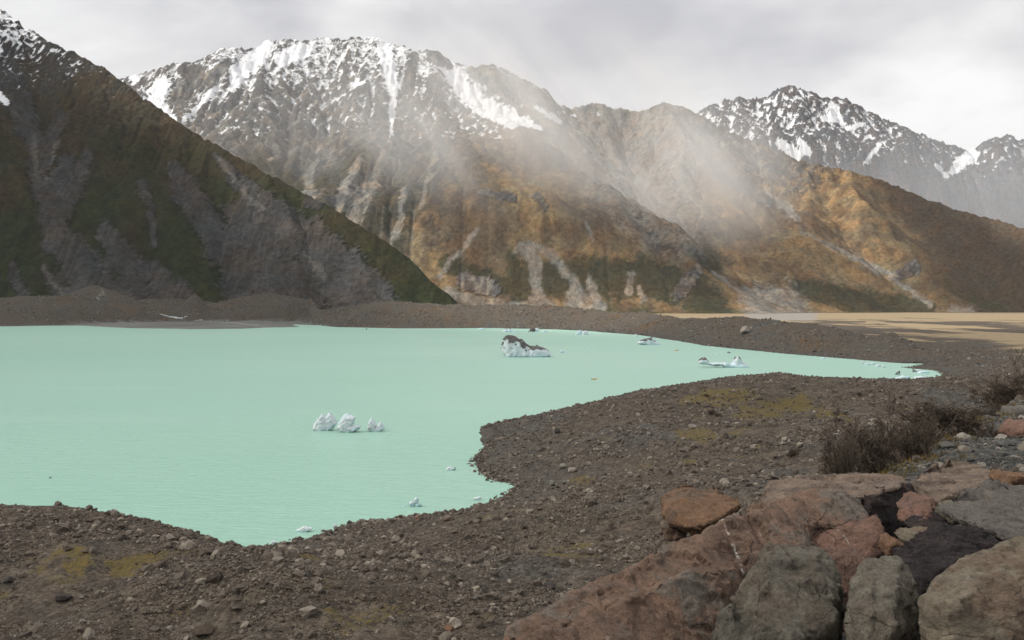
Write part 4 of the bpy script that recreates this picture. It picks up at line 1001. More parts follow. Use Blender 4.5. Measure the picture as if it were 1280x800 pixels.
# ------------------------------------------------------------------ loose stones: masses by geometry nodes, the larger ones one by one
def stone_material(name, c1, c2, c3, scale=6.0, bump=.03):
    n = NT(name)
    oi = n.n('ShaderNodeObjectInfo')
    P = n.n('ShaderNodeTexCoord').outputs['Object']
    r = oi.outputs['Random']
    col = n.ramp(r, [(0.0, c1), (.35, c2), (.62, tuple(.5 * (x + y) for x, y in zip(c1, c2))), (.88, c3), (1.0, tuple(min(1, 1.35 * x) for x in c3))])
    no = n.noise(P, scale, 5, .7)
    v = n.math('ADD', .5, no)
    col = n.mix(1.0, col, n.n('ShaderNodeCombineColor', {0: v, 1: v, 2: v}).outputs[0], 'MULTIPLY')
    n.bsdf(col, .92, n.bump(no, bump, .8), .2)
    return n.m
mst_moraine = stone_material('moraine_stone', (.073, .060, .049), (.116, .097, .079), (.20, .175, .145))
mst_scree = stone_material('scree_stone', (.062, .063, .060), (.105, .105, .098), (.20, .185, .16))
mst_far = stone_material('far_stone', (.075, .065, .056), (.11, .10, .088), (.22, .205, .185))

def stone_scatter(name, P, scl, rot, mat, label, seed=0, sub=2):
    me = bpy.data.meshes.new(name)
    me.vertices.add(len(P)); me.vertices.foreach_set('co', np.ascontiguousarray(P, np.float32).ravel())
    for nm, a in (('scl', scl), ('rot', rot)):
        t = me.attributes.new(nm, 'FLOAT_VECTOR', 'POINT'); t.data.foreach_set('vector', np.ascontiguousarray(a, np.float32).ravel())
    t = me.attributes.new('vi', 'INT', 'POINT'); t.data.foreach_set('value', np.random.default_rng(seed).integers(0, 6, len(P)).astype(np.int32))
    o = link(name, me)
    g = bpy.data.node_groups.new(name + '_nodes', 'GeometryNodeTree')
    g.interface.new_socket('Geometry', in_out='INPUT', socket_type='NodeSocketGeometry')
    g.interface.new_socket('Geometry', in_out='OUTPUT', socket_type='NodeSocketGeometry')
    N = g.nodes.new; L = g.links.new
    gi = N('NodeGroupInput'); go = N('NodeGroupOutput')
    join = N('GeometryNodeJoinGeometry')
    for k in range(6):
        ico = N('GeometryNodeMeshIcoSphere'); ico.inputs['Radius'].default_value = .5; ico.inputs['Subdivisions'].default_value = sub
        sp = N('GeometryNodeSetPosition'); pos = N('GeometryNodeInputPosition')
        nz = N('ShaderNodeTexNoise'); nz.noise_dimensions = '4D'; nz.inputs['Scale'].default_value = 1.7; nz.inputs['W'].default_value = 3.7 * k + seed; nz.inputs['Detail'].default_value = 2
        L(pos.outputs[0], nz.inputs['Vector'])
        sb = N('ShaderNodeVectorMath'); sb.operation = 'SUBTRACT'; sb.inputs[1].default_value = (.5, .5, .5); L(nz.outputs['Color'], sb.inputs[0])
        scn = N('ShaderNodeVectorMath'); scn.operation = 'SCALE'; scn.inputs['Scale'].default_value = 1.25; L(sb.outputs[0], scn.inputs[0])
        L(ico.outputs[0], sp.inputs['Geometry']); L(scn.outputs[0], sp.inputs['Offset'])
        ss = N('GeometryNodeSetShadeSmooth'); ss.inputs['Shade Smooth'].default_value = False; L(sp.outputs[0], ss.inputs[0])
        sm = N('GeometryNodeSetMaterial'); sm.inputs['Material'].default_value = mat; L(ss.outputs[0], sm.inputs[0])
        gi2 = N('GeometryNodeGeometryToInstance'); L(sm.outputs[0], gi2.inputs[0]); L(gi2.outputs[0], join.inputs[0])
    iop = N('GeometryNodeInstanceOnPoints'); iop.inputs['Pick Instance'].default_value = True
    def na(nm, typ):
        a = N('GeometryNodeInputNamedAttribute'); a.data_type = typ; a.inputs[0].default_value = nm; return a.outputs[0]
    e2r = N('FunctionNodeEulerToRotation'); L(na('rot', 'FLOAT_VECTOR'), e2r.inputs[0])
    L(gi.outputs[0], iop.inputs['Points']); L(join.outputs[0], iop.inputs['Instance']); L(na('vi', 'INT'), iop.inputs['Instance Index'])
    L(e2r.outputs[0], iop.inputs['Rotation']); L(na('scl', 'FLOAT_VECTOR'), iop.inputs['Scale'])
    L(iop.outputs[0], go.inputs[0])
    m = o.modifiers.new('scatter', 'NODES'); m.node_group = g
    me.materials.append(mat)
    tag(o, label, None, None, 'stuff')
    return o
def shape_arrays(rg, size, flat=.65):
    n = len(size)
    scl = np.column_stack([size * rg.uniform(.8, 1.35, n), size * rg.uniform(.7, 1.1, n), size * rg.uniform(.5, .95, n) * flat / .65])
    rot = np.column_stack([rg.normal(0, .35, n), rg.normal(0, .35, n), rg.uniform(0, 6.28, n)])
    return scl, rot

rg = np.random.default_rng(21)
# near moraine
n0 = 250000
px = rg.uniform(-120, 1420, n0); Yq = 70 * F / (np.where(rg.uniform(0, 1, n0) < .85, rg.uniform(455, 850, n0), rg.uniform(850, 1000, n0)) - HZ)
x = world_x(px, Yq); y = Yq
d = shore_dist(x, y)
spx = 1.35 * rg.pareto(2.4, n0) + 1.7
size = np.clip(spx * Yq / F, .28, 2.6)
fld = fbm(x, y, 34, 4, 900) + .5 * fbm(x, y, 9, 2, 901)
mkq = fbm(x, y, 38, 4, 700) + .6 * fbm(x, y, 9, 3, 701)
keep = (d > -2.5) & (rg.uniform(0, 1, n0) < np.clip(.62 + 1.6 * fld, .05, 1)) & ((mkq < .42) | (rg.uniform(0, 1, n0) < .3)) & (Yq < 1250)
keep &= (d > 0) | (rg.uniform(0, 1, n0) < .35)
size = size * np.where(fld > .15, 1.12, .85)
x, y, size, d = x[keep], y[keep], size[keep], d[keep]
z = ground_z(x, y); py_ = HZ - (z - EYE) / y * F; ppx = 640 + x / y * F
vis = (z < 60) & (py_ < 900)
P_ = np.column_stack([x, y, z + size * .08])[vis]; size = size[vis]
scl, rot = shape_arrays(rg, size)
stone_scatter('moraine_stones', P_, scl, rot, mst_moraine, 'countless brown stones strewn over the near moraine', 1, 2)
# shoreline rocks half in the water
n0 = 9000
seg = rg.integers(2, 44, n0); t = rg.uniform(0, 1, n0)
SA_, SB_ = SHORE[seg], SHORE[seg + 1]
q = SA_ + (SB_ - SA_) * t[:, None] + rg.normal(0, 2.6, (n0, 2))
z = ground_z(q[:, 0], q[:, 1])
size = np.clip(rg.pareto(2.2, n0) * .5 + .35, .3, 2.6)
k = (z < 1.2) & (z > -.9)
scl, rot = shape_arrays(rg, size[k])
stone_scatter('shore_stones', np.column_stack([q[k], z[k] + size[k] * .15]), scl, rot, mst_moraine, 'small dark stones lining the water edge', 2, 1)
# far moraine
n0 = 42000
px = rg.uniform(-60, 1400, n0); Ys = np.interp(px, [-600, 0, 60, 230, 370, 400, 620, 700, 800, 880, 980, 1100, 1160, 1300], [3300, 3450, 3480, 3950, 4000, 3300, 3110, 2930, 2430, 1845, 1555, 1345, 1240, 1150])
y = Ys + rg.uniform(0, 1, n0) ** 1.3 * 420; x = world_x(px, y)
d = shore_dist(x, y); k = (d > -1) & (rg.uniform(0, 1, n0) < np.clip(.45 + 1.3 * fbm(x, y, 120, 3, 905), .05, 1))
x, y = x[k], y[k]; z = ground_z(x, y); size = np.clip((rg.pareto(3.0, len(x)) * .9 + .75) * y / F, .8, 6)
scl, rot = shape_arrays(rg, size)
stone_scatter('far_stones', np.column_stack([x, y, z + .1 * size]), scl, rot, mst_far, 'pale and dark stones on the far moraine bank', 3, 1)
# grey scree of the crest
n0 = 110000
yy = 3.0 * (110 / 3.0) ** rg.uniform(0, 1, n0)
pxq = rg.uniform(560, 1560, n0); x = world_x(pxq, yy); y = yy
z = ground_z(x, y)
best = np.full(n0, 1e9); side = np.zeros(n0)
for a, b in zip(CREST[:-1], CREST[1:]):
    dx, dy = b[0] - a[0], b[1] - a[1]
    t_ = np.clip(((x - a[0]) * dx + (y - a[1]) * dy) / (dx * dx + dy * dy), 0, 1)
    dd = np.hypot(x - a[0] - t_ * dx, y - a[1] - t_ * dy); m = dd < best
    best[m] = dd[m]; side[m] = (dx * (y - a[1]) - dy * (x - a[0]))[m]
k = (side < 0) | (best < 2.0)
size = np.clip((rg.pareto(2.6, n0) * .9 + 1.9) * y / F, .014, .55)
x, y, z, size = x[k], y[k], z[k], size[k]
scl, rot = shape_arrays(rg, size, .6)
stone_scatter('scree_stones', np.column_stack([x, y, z + size * .12]), scl, rot, mst_scree, 'grey broken scree covering the slope right of the boulder pile', 4, 2)

# single stones, copied from a few prototypes
def proto_stone(mat, seed, name, rad=.5):
    bm = bmesh.new(); bmesh.ops.create_icosphere(bm, subdivisions=3, radius=rad)
    me = bpy.data.meshes.new(name); bm.to_mesh(me); bm.free()
    co = np.empty(len(me.vertices) * 3); me.vertices.foreach_get('co', co); co = co.reshape(-1, 3)
    r = np.random.default_rng(seed)
    # cut facets: clamp against random planes
    for _ in range(14):
        g = r.normal(size=3); g /= np.linalg.norm(g); h = rad * r.uniform(.55, .85)
        e_ = co @ g - h; co = co - np.outer(np.maximum(e_, 0), g)
    co *= np.array([r.uniform(1.0, 1.35), r.uniform(.8, 1.1), r.uniform(.62, .9)])
    co += .025 * np.column_stack([perlin3(co * 5, seed + i) for i in range(3)])
    me.vertices.foreach_set('co', co.ravel())
    me.polygons.foreach_set('use_smooth', np.zeros(len(me.polygons), bool))
    me.materials.append(mat); me.update()
    return me
protos_m = [proto_stone(mst_moraine, 40 + i, 'rock') for i in range(9)]
protos_s = [proto_stone(mst_scree, 70 + i, 'stone') for i in range(7)] + [proto_stone(mst_moraine, 80 + i, 'stone') for i in range(3)]
def single(name, me, x, y, size, label, cat, group, sink=.12, z=None):
    o = bpy.data.objects.new(name, me); COL.objects.link(o)
    z = float(ground_z(np.array([x]), np.array([y]))[0]) if z is None else z
    o.location = (x, y, z + size * sink)
    o.rotation_euler = (random.uniform(-.3, .3), random.uniform(-.3, .3), random.uniform(0, 6.28))
    o.scale = (size,) * 3
    tag(o, label, cat, group); return o
# rocks one can tell apart on the moraine (picture position, width in pixels)
tone = {k: stone_material(k + '_rock_surface', tuple(.85 * q for q in c), c, tuple(1.1 * q for q in c)) for k, c in
        (('pale', (.25, .225, .195)), ('dark', (.050, .046, .044)), ('red', (.17, .095, .065)), ('green', (.13, .13, .112)), ('brown', (.14, .108, .084)))}
named = [
 (866, 536, 13, 'pale grey rock standing alone on the moraine beyond the orange-brown boulder'),
 (689, 735, 15, 'blackish rock on the moraine just above the long reddish boulder'),
 (80, 752, 19, 'rounded dark grey rock at lower left among smaller rubble'),
 (252, 794, 24, 'brown rock at the bottom edge left of centre'),
 (58, 695, 8, 'pale square rock on the left mound'), (106, 692, 9, 'light brown rock in the middle of the left mound'),
 (213, 787, 11, 'flat pale rock near the bottom edge at left'), (10, 729, 12, 'dark flat rock at the left edge of the view'),
 (375, 676, 9, 'brown rock standing at the shoreline beside the low white ice'), (385, 687, 8, 'pale block just inland of the shoreline rock'),
 (420, 670, 8, 'dark rock at the water edge right of the shoreline block'), (522, 649, 7, 'upright orange-brown rock at the water edge'),
 (560, 651, 14, 'low brown rock slab behind the small bay shore'), (385, 719, 12, 'dark conical rock beside the moss patch at lower centre'),
 (857, 589, 9, 'light brown rock on the slope left of the flat-topped boulder'), (703, 586, 11, 'pale rock in the cluster below the small headland'),
 (715, 591, 12, 'second pale rock of the cluster below the small headland'), (690, 607, 12, 'large greenish rock near the head of the small bay'),
 (708, 605, 10, 'grey rock just right of the greenish rock'), (697, 541, 9, 'dark reddish rock on the middle headland'),
 (724, 647, 5, 'white rock alone on the brown slope at centre'), (729, 666, 8, 'grey rock on the slope below the white rock'),
 (562, 789, 13, 'reddish angular rock near the bottom edge, left of the long boulder'), (932, 416, 17, 'large pale rock on the far moraine below the brown plain')]
for i, (a, b, w, lab) in enumerate(named):
    # march along the sight line to find where it meets the ground
    Yt = np.geomspace(110, 2600, 900); zz = ground_z(world_x(a, Yt), Yt); pp = HZ - (zz - EYE) / Yt * F
    ok = np.where(pp <= b)[0]; j = ok[0] if len(ok) else 300
    key = 'pale' if ('pale' in lab or 'white' in lab) else 'dark' if ('dark' in lab or 'black' in lab) else 'red' if ('red' in lab or 'orange' in lab) else 'green' if ('green' in lab or 'grey' in lab) else 'brown'
    single('rock', proto_stone(tone[key], 140 + i, 'rock'), world_x(a, Yt[j]), Yt[j], w * Yt[j] / F, lab, 'rock', None)
g_lab = 'brown angular rock lying loose among the moraine rubble'
cnt = 0
while cnt < 266:
    a = rg.uniform(-10, 1290); Yt = 66 * F / (rg.uniform(560, 800) - HZ) if rg.uniform() < .8 else rg.uniform(420, 900)
    x = world_x(a, Yt); z = float(ground_z(np.array([x]), np.array([Yt]))[0]); dd = shore_dist(np.array([x]), np.array([Yt]))[0]
    if dd < 1 or z > 45: continue
    w = rg.uniform(1.6, 2.6) if Yt < 420 else rg.uniform(2.0, 3.4)
    pyr = HZ - (z - EYE) / Yt * F
    zone = ('the low mound at lower left' if a < 300 and pyr > 640 else 'the dark slope at lower centre' if pyr > 690 else 'the slope above the small bay' if pyr > 600 else 'the middle of the headland' if a < 860 else 'the flat behind the bushes')
    single('rock', protos_m[cnt % 9], x, Yt, w * rg.uniform(.7, 1.1), 'brown angular rock lying loose among rubble on ' + zone, 'rock', 'loose rocks on ' + zone, z=z); cnt += 1
# scree stones one by one
cnt = 0
while cnt < 250:
    yy = 9.0 * (70 / 9.0) ** rg.uniform(); a = rg.uniform(1040, 1330); x = world_x(a, yy)
    z = float(ground_z(np.array([x]), np.array([yy]))[0]); py1 = HZ - (z - EYE) / yy * F
    cr = np.interp(yy, [p[1] for p in CREST[1:]], [p[0] for p in CREST[1:]])
    if x < cr - .5 or py1 > 680: continue
    s_ = (rg.pareto(2.2) * 4 + 9) * yy / F
    zone = 'by the dark undercut slab' if yy < 17 else 'in the middle of the grey scree' if yy < 32 else 'high on the grey scree near the right edge'
    single('stone', protos_s[cnt % 10], x, yy, min(s_, 24 * yy / F), 'broken stone lying loose ' + zone, 'stone', 'loose stones ' + zone, z=z, sink=.08); cnt += 1
# stones filling the gaps of the boulder pile
for i in range(60):
    yy = rg.uniform(6.5, 12.5); a = rg.uniform(900, 1300); x = world_x(a, yy); s_ = rg.uniform(.12, .38)
    single('stone', protos_s[i % 10], x, yy, s_, 'small stone wedged in the gaps of the boulder pile', 'stone', 'small stones between the boulders', z=float(ground_z(np.array([x]), np.array([yy]))[0]) + rg.uniform(0, .9) * (a > 1120), sink=.05)
#PART5

# ------------------------------------------------------------------ icebergs
def ice_material(name, dirt=0.0, blue=.3, dirt_top=False, zdirt=2.0, seed=0, scale=1.0):
    n = NT(name)
    P = n.n('ShaderNodeTexCoord').outputs['Object']; G = n.n('ShaderNodeNewGeometry')
    a = n.noise(P, .22 * scale, 5, .65, .4); b = n.noise(n.scaled(P, (1, 1, 3)), .5 * scale, 5, .7)
    col = n.mix(n.smooth(a, .35, .65), rgb(.70, .745, .77), rgb(.70 - .35 * blue, .75 - .08 * blue, .80))
    col = n.mix(n.math('MULTIPLY', n.smooth(b, .56, .66), .35), col, rgb(.42, .46, .47))
    z = n.n('ShaderNodeSeparateXYZ', {0: P}).outputs[2]
    col = n.mix(n.math('MULTIPLY', n.smooth(z, zdirt * .22, 0.0), .75), col, rgb(.22, .55, .58))
    if dirt:
        nz = n.n('ShaderNodeSeparateXYZ', {0: G.outputs['Normal']}).outputs[2]
        f = n.math('ADD', n.math('MULTIPLY', n.smooth(z, zdirt * .35, zdirt), .55 if dirt_top else .1), n.math('MULTIPLY', n.smooth(nz, -.1, .7), .40))
        f = n.math('ADD', f, n.math('MULTIPLY', n.math('SUBTRACT', a, .5), 1.3))
        f = n.math('ADD', f, dirt - .5)
        col = n.mix(n.smooth(f, .42, .56), col, n.mix(b, rgb(.045, .040, .038), rgb(.12, .11, .105)))
    n.bsdf(col, .45, n.bump(n.math('ADD', a, b), .8 / scale, .5), .4)
    return n.m
ice_white = ice_material('white_ice', 0, .30, scale=.9); ice_blue = ice_material('bluish_ice', 0, .8, scale=1.2)
ice_dirty = ice_material('debris_streaked_ice', .30, .25, True, 14.0, scale=.5); ice_dark = ice_material('debris_covered_ice', .95, .2, True, 4.0)
ice_mid = ice_material('thinly_dirty_ice', .14, .5, True, 8.0, scale=.8)
def berg(parts, base_py, mat, label, T=None, seed=1, group=None, name='iceberg', cuts=9):
    Y = EYE * F / (base_py - HZ); px_m = Y / F
    w = max(max(p[0] for p in o) for o in parts) - min(min(p[0] for p in o) for o in parts)
    size = w * px_m; t = T if T else size * .42
    hulls = []
    for i, o in enumerate(parts):
        pts = []
        c = np.mean(np.array(o, float), 0)
        r = random.Random(seed * 31 + i)
        tt = min(t, (max(p[0] for p in o) - min(p[0] for p in o)) * px_m * .8)
        for (a, b) in o:
            base = b >= base_py - 1.01
            b2 = b + 1.2 if base else b
            off_ = r.uniform(-.15, .15) * tt
            pts.append(at(a, b2, Y + off_))
            k = .62 if not base else .86
            for s_, kk in ((-.40, k), (.55, .8)):
                q = np.array(at(c[0] + (a - c[0]) * kk, c[1] + (b2 - c[1]) * (kk if not base else 1.0), Y)); q[1] += s_ * tt * r.uniform(.8, 1.1)
                pts.append(tuple(q))
        hulls.append(pts)
    vox = max(size / 36, .10)
    P, N, Q = remesh([hull_of(h) for h in hulls], vox, 1)
    cc = P.mean(0)
    P = P + N * chisel(P, size * .16, .22, seed)[:, None] + N * chisel(P, size * .06, .30, seed + 5)[:, None]
    P = P + N * (size * .012 * fbm3(P, size * .05, 3, seed))[:, None]
    c = np.array([cc[0], cc[1], 0.0])
    me = mesh_np(name, P - c, Q, mat, True); o = link(name, me); o.location = c
    tag(o, label, 'iceberg', group); return o

berg([[(628, 441), (627, 430), (629, 421), (634, 418.5), (642, 419.5), (647, 424), (646, 440), (640, 446), (633, 446)],
      [(636, 420), (644, 420), (655, 426), (658, 428), (657, 436), (662, 445), (640, 446), (640, 430)],
      [(650, 434), (652, 428.5), (658, 432), (668, 433), (668, 445), (650, 446)],
      [(660, 436), (666, 431.5), (676, 434), (685, 438), (689, 441.5), (686, 445), (660, 446)]], 446, ice_dirty,
     'large iceberg with a white upright block and dark debris-covered tail', 28, 3)
berg([[(391, 537), (392, 530), (398, 522), (403, 516), (407, 522), (410, 532), (408, 537.8), (400, 538)], [(403, 533), (408, 519), (413, 514.5), (418, 522), (421.5, 529), (418, 535), (408, 538)]], 538, ice_white,
     'leftmost of three white icebergs, with twin ragged peaks', None, 7)
berg([[(421, 536), (425, 524), (432, 518), (440, 520), (445, 521.5), (441, 528), (438, 537), (430, 540)], [(424, 536), (440, 534), (449, 531), (452.5, 533), (447, 538), (434, 540)]], 540, ice_white,
     'middle of three white icebergs, leaning peak above a curved foot', None, 9)
berg([[(459, 537), (460, 528), (464, 521.5), (468, 526), (470.5, 533), (469, 539)], [(468, 538), (472, 530), (476, 527), (479, 531), (481.5, 536), (474, 538.5)]], 539, ice_white,
     'rightmost and smallest of three white icebergs, with a low second hump', None, 12)
berg([[(394, 523), (397, 521.5), (400, 523), (397, 524)]], 524, ice_white, 'tiny ice chip behind the leftmost white iceberg', None, 14)
berg([[(596, 411.5), (600, 410.2), (606, 410), (605, 412)]], 412, ice_blue, 'flat bluish ice floe near the far shore, left of the white humped one', None, 15)
berg([[(626, 414.5), (630, 412), (640, 412.3), (643, 414.8)], [(630, 413), (633, 409.3), (635, 413)], [(634, 413), (637, 410), (640, 413)], [(640, 414.5), (645, 413.2), (646, 414.8)]], 414.8, ice_mid, 'small iceberg with white humps behind the large debris-topped one', None, 17)
berg([[(659, 414.6), (663, 411), (667, 409.4), (670, 412), (668, 414.8)]], 414.8, ice_dark, 'dark debris-covered ice lump near the far shore', None, 19)
berg([[(668, 414.6), (669, 410.5), (673, 409.8), (674, 414.8)]], 414.8, ice_white, 'white ice block touching the dark lump near the far shore', None, 21)
berg([[(675, 415), (679, 413.4), (685, 414), (684, 415.2)]], 415.2, ice_blue, 'low blue-white floe right of the white ice block', None, 22)
berg([[(686, 412.8), (689, 412), (692, 412.8), (689, 413.3)]], 413.3, ice_white, 'thin ice sliver at the far shore', None, 23)
berg([[(718, 418), (722, 416), (725, 412), (728, 415), (727, 418.5)]], 418.4, ice_blue, 'blue ice hump near the far shore, paired with a white one', None, 24)
berg([[(727, 418), (729, 414), (733, 413), (736, 417), (734, 418.6)]], 418.6, ice_white, 'white ice hump near the far shore, right of its blue twin', None, 26)
berg([[(698, 440.4), (701, 438.3), (704, 438), (706, 440.2), (702, 441)]], 441, ice_blue, 'little blue ice fragment right of the large debris-topped iceberg', None, 27)
berg([[(736, 434.8), (739, 433.4), (742, 434.4), (739, 435.2)]], 435.2, ice_mid, 'tiny greyish ice fragment on open water in the far lake', None, 28)
berg([[(795, 429), (800, 425.5), (804, 424), (812, 422.5), (816, 424), (822, 428), (828, 430.5), (812, 431)], [(812, 424), (813, 421), (816, 421.2), (817, 424)]], 431, ice_mid, 'low triangular grey-blue iceberg with a dark cap, right of centre', None, 31)
berg([[(792, 420), (794, 417.6), (797, 418.5), (799, 420.4)]], 420.4, ice_white, 'small white ice piece behind the triangular iceberg', None, 33)
berg([[(838, 427.5), (841, 426), (844, 427.2), (841, 427.9)]], 427.9, ice_white, 'thin white ice piece hugging the shore right of the triangular iceberg', None, 34)
berg([[(871, 455), (873, 450), (877, 447.4), (883, 447.8), (886, 451), (888, 456)], [(884, 455), (890, 452.8), (914, 454.5), (916, 457), (888, 457)], [(916, 456), (918, 448), (922, 445.2), (926, 448), (929, 453), (931, 457)], [(902, 457), (914, 455.5), (932, 455.5), (940, 458.6), (925, 459.2), (905, 458.5)]], 459, ice_mid,
     'long low iceberg with a tower at its right end and a dark middle ridge', 16, 36)
berg([[(907, 441), (911, 439.4), (915, 440.6), (911, 441.4)]], 441.4, ice_dark, 'small dark ice piece behind the long low iceberg', None, 38)
berg([[(897, 443.6), (899, 442), (902, 443.2), (899, 443.9)]], 443.9, ice_white, 'white speck of ice left of the small dark piece', None, 39)
berg([[(1022, 448), (1029, 446.8), (1037, 447.8), (1030, 448.6)]], 448.6, ice_blue, 'faint flat floe near the far right shore', None, 40)
for i, (a, b, w, m_, lab) in enumerate([(1078.5, 453.6, 5, ice_white, 'leftmost of the small floes near the right shore'), (1085, 455.4, 8, ice_blue, 'bluish floe second in the row near the right shore'), (1091, 454.6, 7, ice_white, 'white floe third in the row near the right shore'), (1098, 457.4, 8, ice_white, 'white floe with a shaded side, fourth in the row'), (1104.5, 458.4, 6, ice_blue, 'small blue floe ending the row near the right shore'),
     (1146, 463.4, 10, ice_white, 'white floe beside the dark ice wedge in the right bay'), (1154, 465.5, 18, ice_blue, 'pale broken floe in the middle of the right bay'), (1150, 472, 18, ice_white, 'largest flat floe in the right bay'), (1146, 475, 12, ice_mid, 'dirty floe close to the near shore of the right bay'), (1156, 475.6, 10, ice_white, 'white floe right of the dirty one in the right bay')]):
    berg([[(a - w / 2, b), (a - w * .3, b - 1.3), (a + w * .15, b - 1.7), (a + w / 2, b - .2), (a + w * .1, b + .9), (a - w * .3, b + .8)]], b + .9, m_, lab, None, 50 + i)
berg([[(1119, 472.6), (1127, 469.8), (1137, 470.6), (1138, 472.6), (1130, 474.6), (1120, 473.8)], [(1126, 472), (1131, 470), (1131.5, 468.8), (1127, 469.3)]], 474.4, ice_blue, 'flat white-blue floe lying below the dark wedge in the right bay', None, 61)
berg([[(1118, 467.8), (1121, 465.6), (1125.4, 463.2), (1124.6, 468.4)]], 468.4, ice_dark, 'dark upright wedge of ice in the right bay', None, 62)
berg([[(1140, 464.6), (1141, 461.2), (1145, 462.8), (1147.5, 465)]], 465, ice_dark, 'dark ice wedge farther right in the right bay', None, 63)
berg([[(1168, 469.6), (1171, 468.4), (1174, 469.4), (1171, 470)]], 470, ice_dark, 'thin dark ice piece at the head of the right bay', None, 64)
berg([[(556, 587.5), (560, 583.8), (564, 583.5), (569, 586), (564, 587.8)]], 587.8, ice_white, 'small white ice piece left of the headland', None, 65)
berg([[(566, 587), (568, 584), (570, 585.5), (569, 587.6)]], 587.6, ice_dark, 'dark chip at the tip of the ice left of the headland', None, 66)
berg([[(511, 631), (512, 627), (516, 626.5), (519, 630), (517, 633)], [(517, 630), (518, 623), (521, 621), (523.5, 624), (522, 630)], [(519, 632), (523, 628), (528, 631.5), (523, 632.8)]], 633, ice_mid, 'three-lobed white ice lump in the near bay', None, 67)
berg([[(503, 632), (506, 631), (509, 632), (506, 633)]], 633, ice_blue, 'blue chip just left of the three-lobed ice lump', None, 68)
berg([[(591, 623), (596, 621.5), (601, 620.5), (602, 623), (597, 625)]], 625, ice_white, 'faceted white ice piece in the small bay', None, 69)
berg([[(606, 622.7), (609, 621.9), (612, 622.6), (609, 623.3)]], 623.3, ice_white, 'thin ice sliver in the small bay', None, 70)
berg([[(370, 663), (375, 660), (380, 657.6), (384, 659), (390, 659.4), (390, 661.5), (382, 664.4), (373, 664.6)]], 664.6, ice_white, 'elongated white ice piece near the closest shore', None, 71)
berg([[(415.5, 658), (417, 654.8), (420, 654.6), (422, 657.5), (419, 659.2)]], 659.2, ice_white, 'small rounded ice piece right of the elongated one', None, 72)
berg([[(336.5, 679), (340, 677), (342, 675.4), (346.5, 677.8), (342, 680)]], 680, ice_white, 'small star-shaped ice piece closest to the bottom shore', None, 73)
berg([[(60, 597.5), (62, 595.8), (64.5, 596.5), (64.5, 597.9)]], 597.9, ice_dark, 'lone dark ice fragment on open water at far left', None, 74)
berg([[(455.5, 411.7), (458, 410.2), (460, 411.2), (458, 412)]], 412, ice_dark, 'small dark ice fragment near the far shore at left', None, 75)

# ------------------------------------------------------------------ tour boats
def simple_mat(name, c, rough=.5, spec=.4):
    n = NT(name); P = n.n('ShaderNodeTexCoord').outputs['Object']
    v = n.math('ADD', .85, n.math('MULTIPLY', n.noise(P, 3.0, 4), .3))
    col = n.mix(1.0, c + (1,), n.n('ShaderNodeCombineColor', {0: v, 1: v, 2: v}).outputs[0], 'MULTIPLY')
    n.bsdf(col, rough, None, spec); return n.m
m_yel = simple_mat('yellow_hull_paint', (.80, .40, .02)); m_gry = simple_mat('grey_deck', (.18, .18, .18)); m_blk = simple_mat('black_motor', (.02, .02, .022)); m_jkt = simple_mat('dark_red_seat', (.16, .03, .03), .8)
def tube_mesh(pts, rad, mat, nseg=10, name='tube'):
    V = []; Q = []
    pts = [Vector(p) for p in pts]; n = len(pts)
    for i, p in enumerate(pts):
        t = (pts[min(i + 1, n - 1)] - pts[max(i - 1, 0)]).normalized()
        u = t.cross(Vector((0, 0, 1)));
        if u.length < 1e-4: u = Vector((1, 0, 0))
        u.normalize(); w = u.cross(t)
        r = rad[i] if hasattr(rad, '__len__') else rad
        for k in range(nseg):
            a = 2 * math.pi * k / nseg; V.append(p + u * math.cos(a) * r + w * math.sin(a) * r)
    for i in range(n - 1):
        for k in range(nseg):
            Q.append((i * nseg + k, i * nseg + (k + 1) % nseg, (i + 1) * nseg + (k + 1) % nseg, (i + 1) * nseg + k))
    return mesh_np(name, np.array([tuple(v) for v in V]), np.array(Q), mat)
def prism(name, prof, y0, y1, mat):      # profile in x,z extruded along y
    bm = bmesh.new()
    a = [bm.verts.new((x, y0, z)) for x, z in prof]; b = [bm.verts.new((x, y1, z)) for x, z in prof]
    bm.faces.new(a[::-1]); bm.faces.new(b)
    for i in range(len(a)): bm.faces.new((a[i], a[(i + 1) % len(a)], b[(i + 1) % len(a)], b[i]))
    bmesh.ops.bevel(bm, geom=bm.edges[:], offset=.03, segments=1, affect='EDGES')
    bmesh.ops.recalc_face_normals(bm, faces=bm.faces)
    me = bpy.data.meshes.new(name); bm.to_mesh(me); bm.free(); me.materials.append(mat); return me
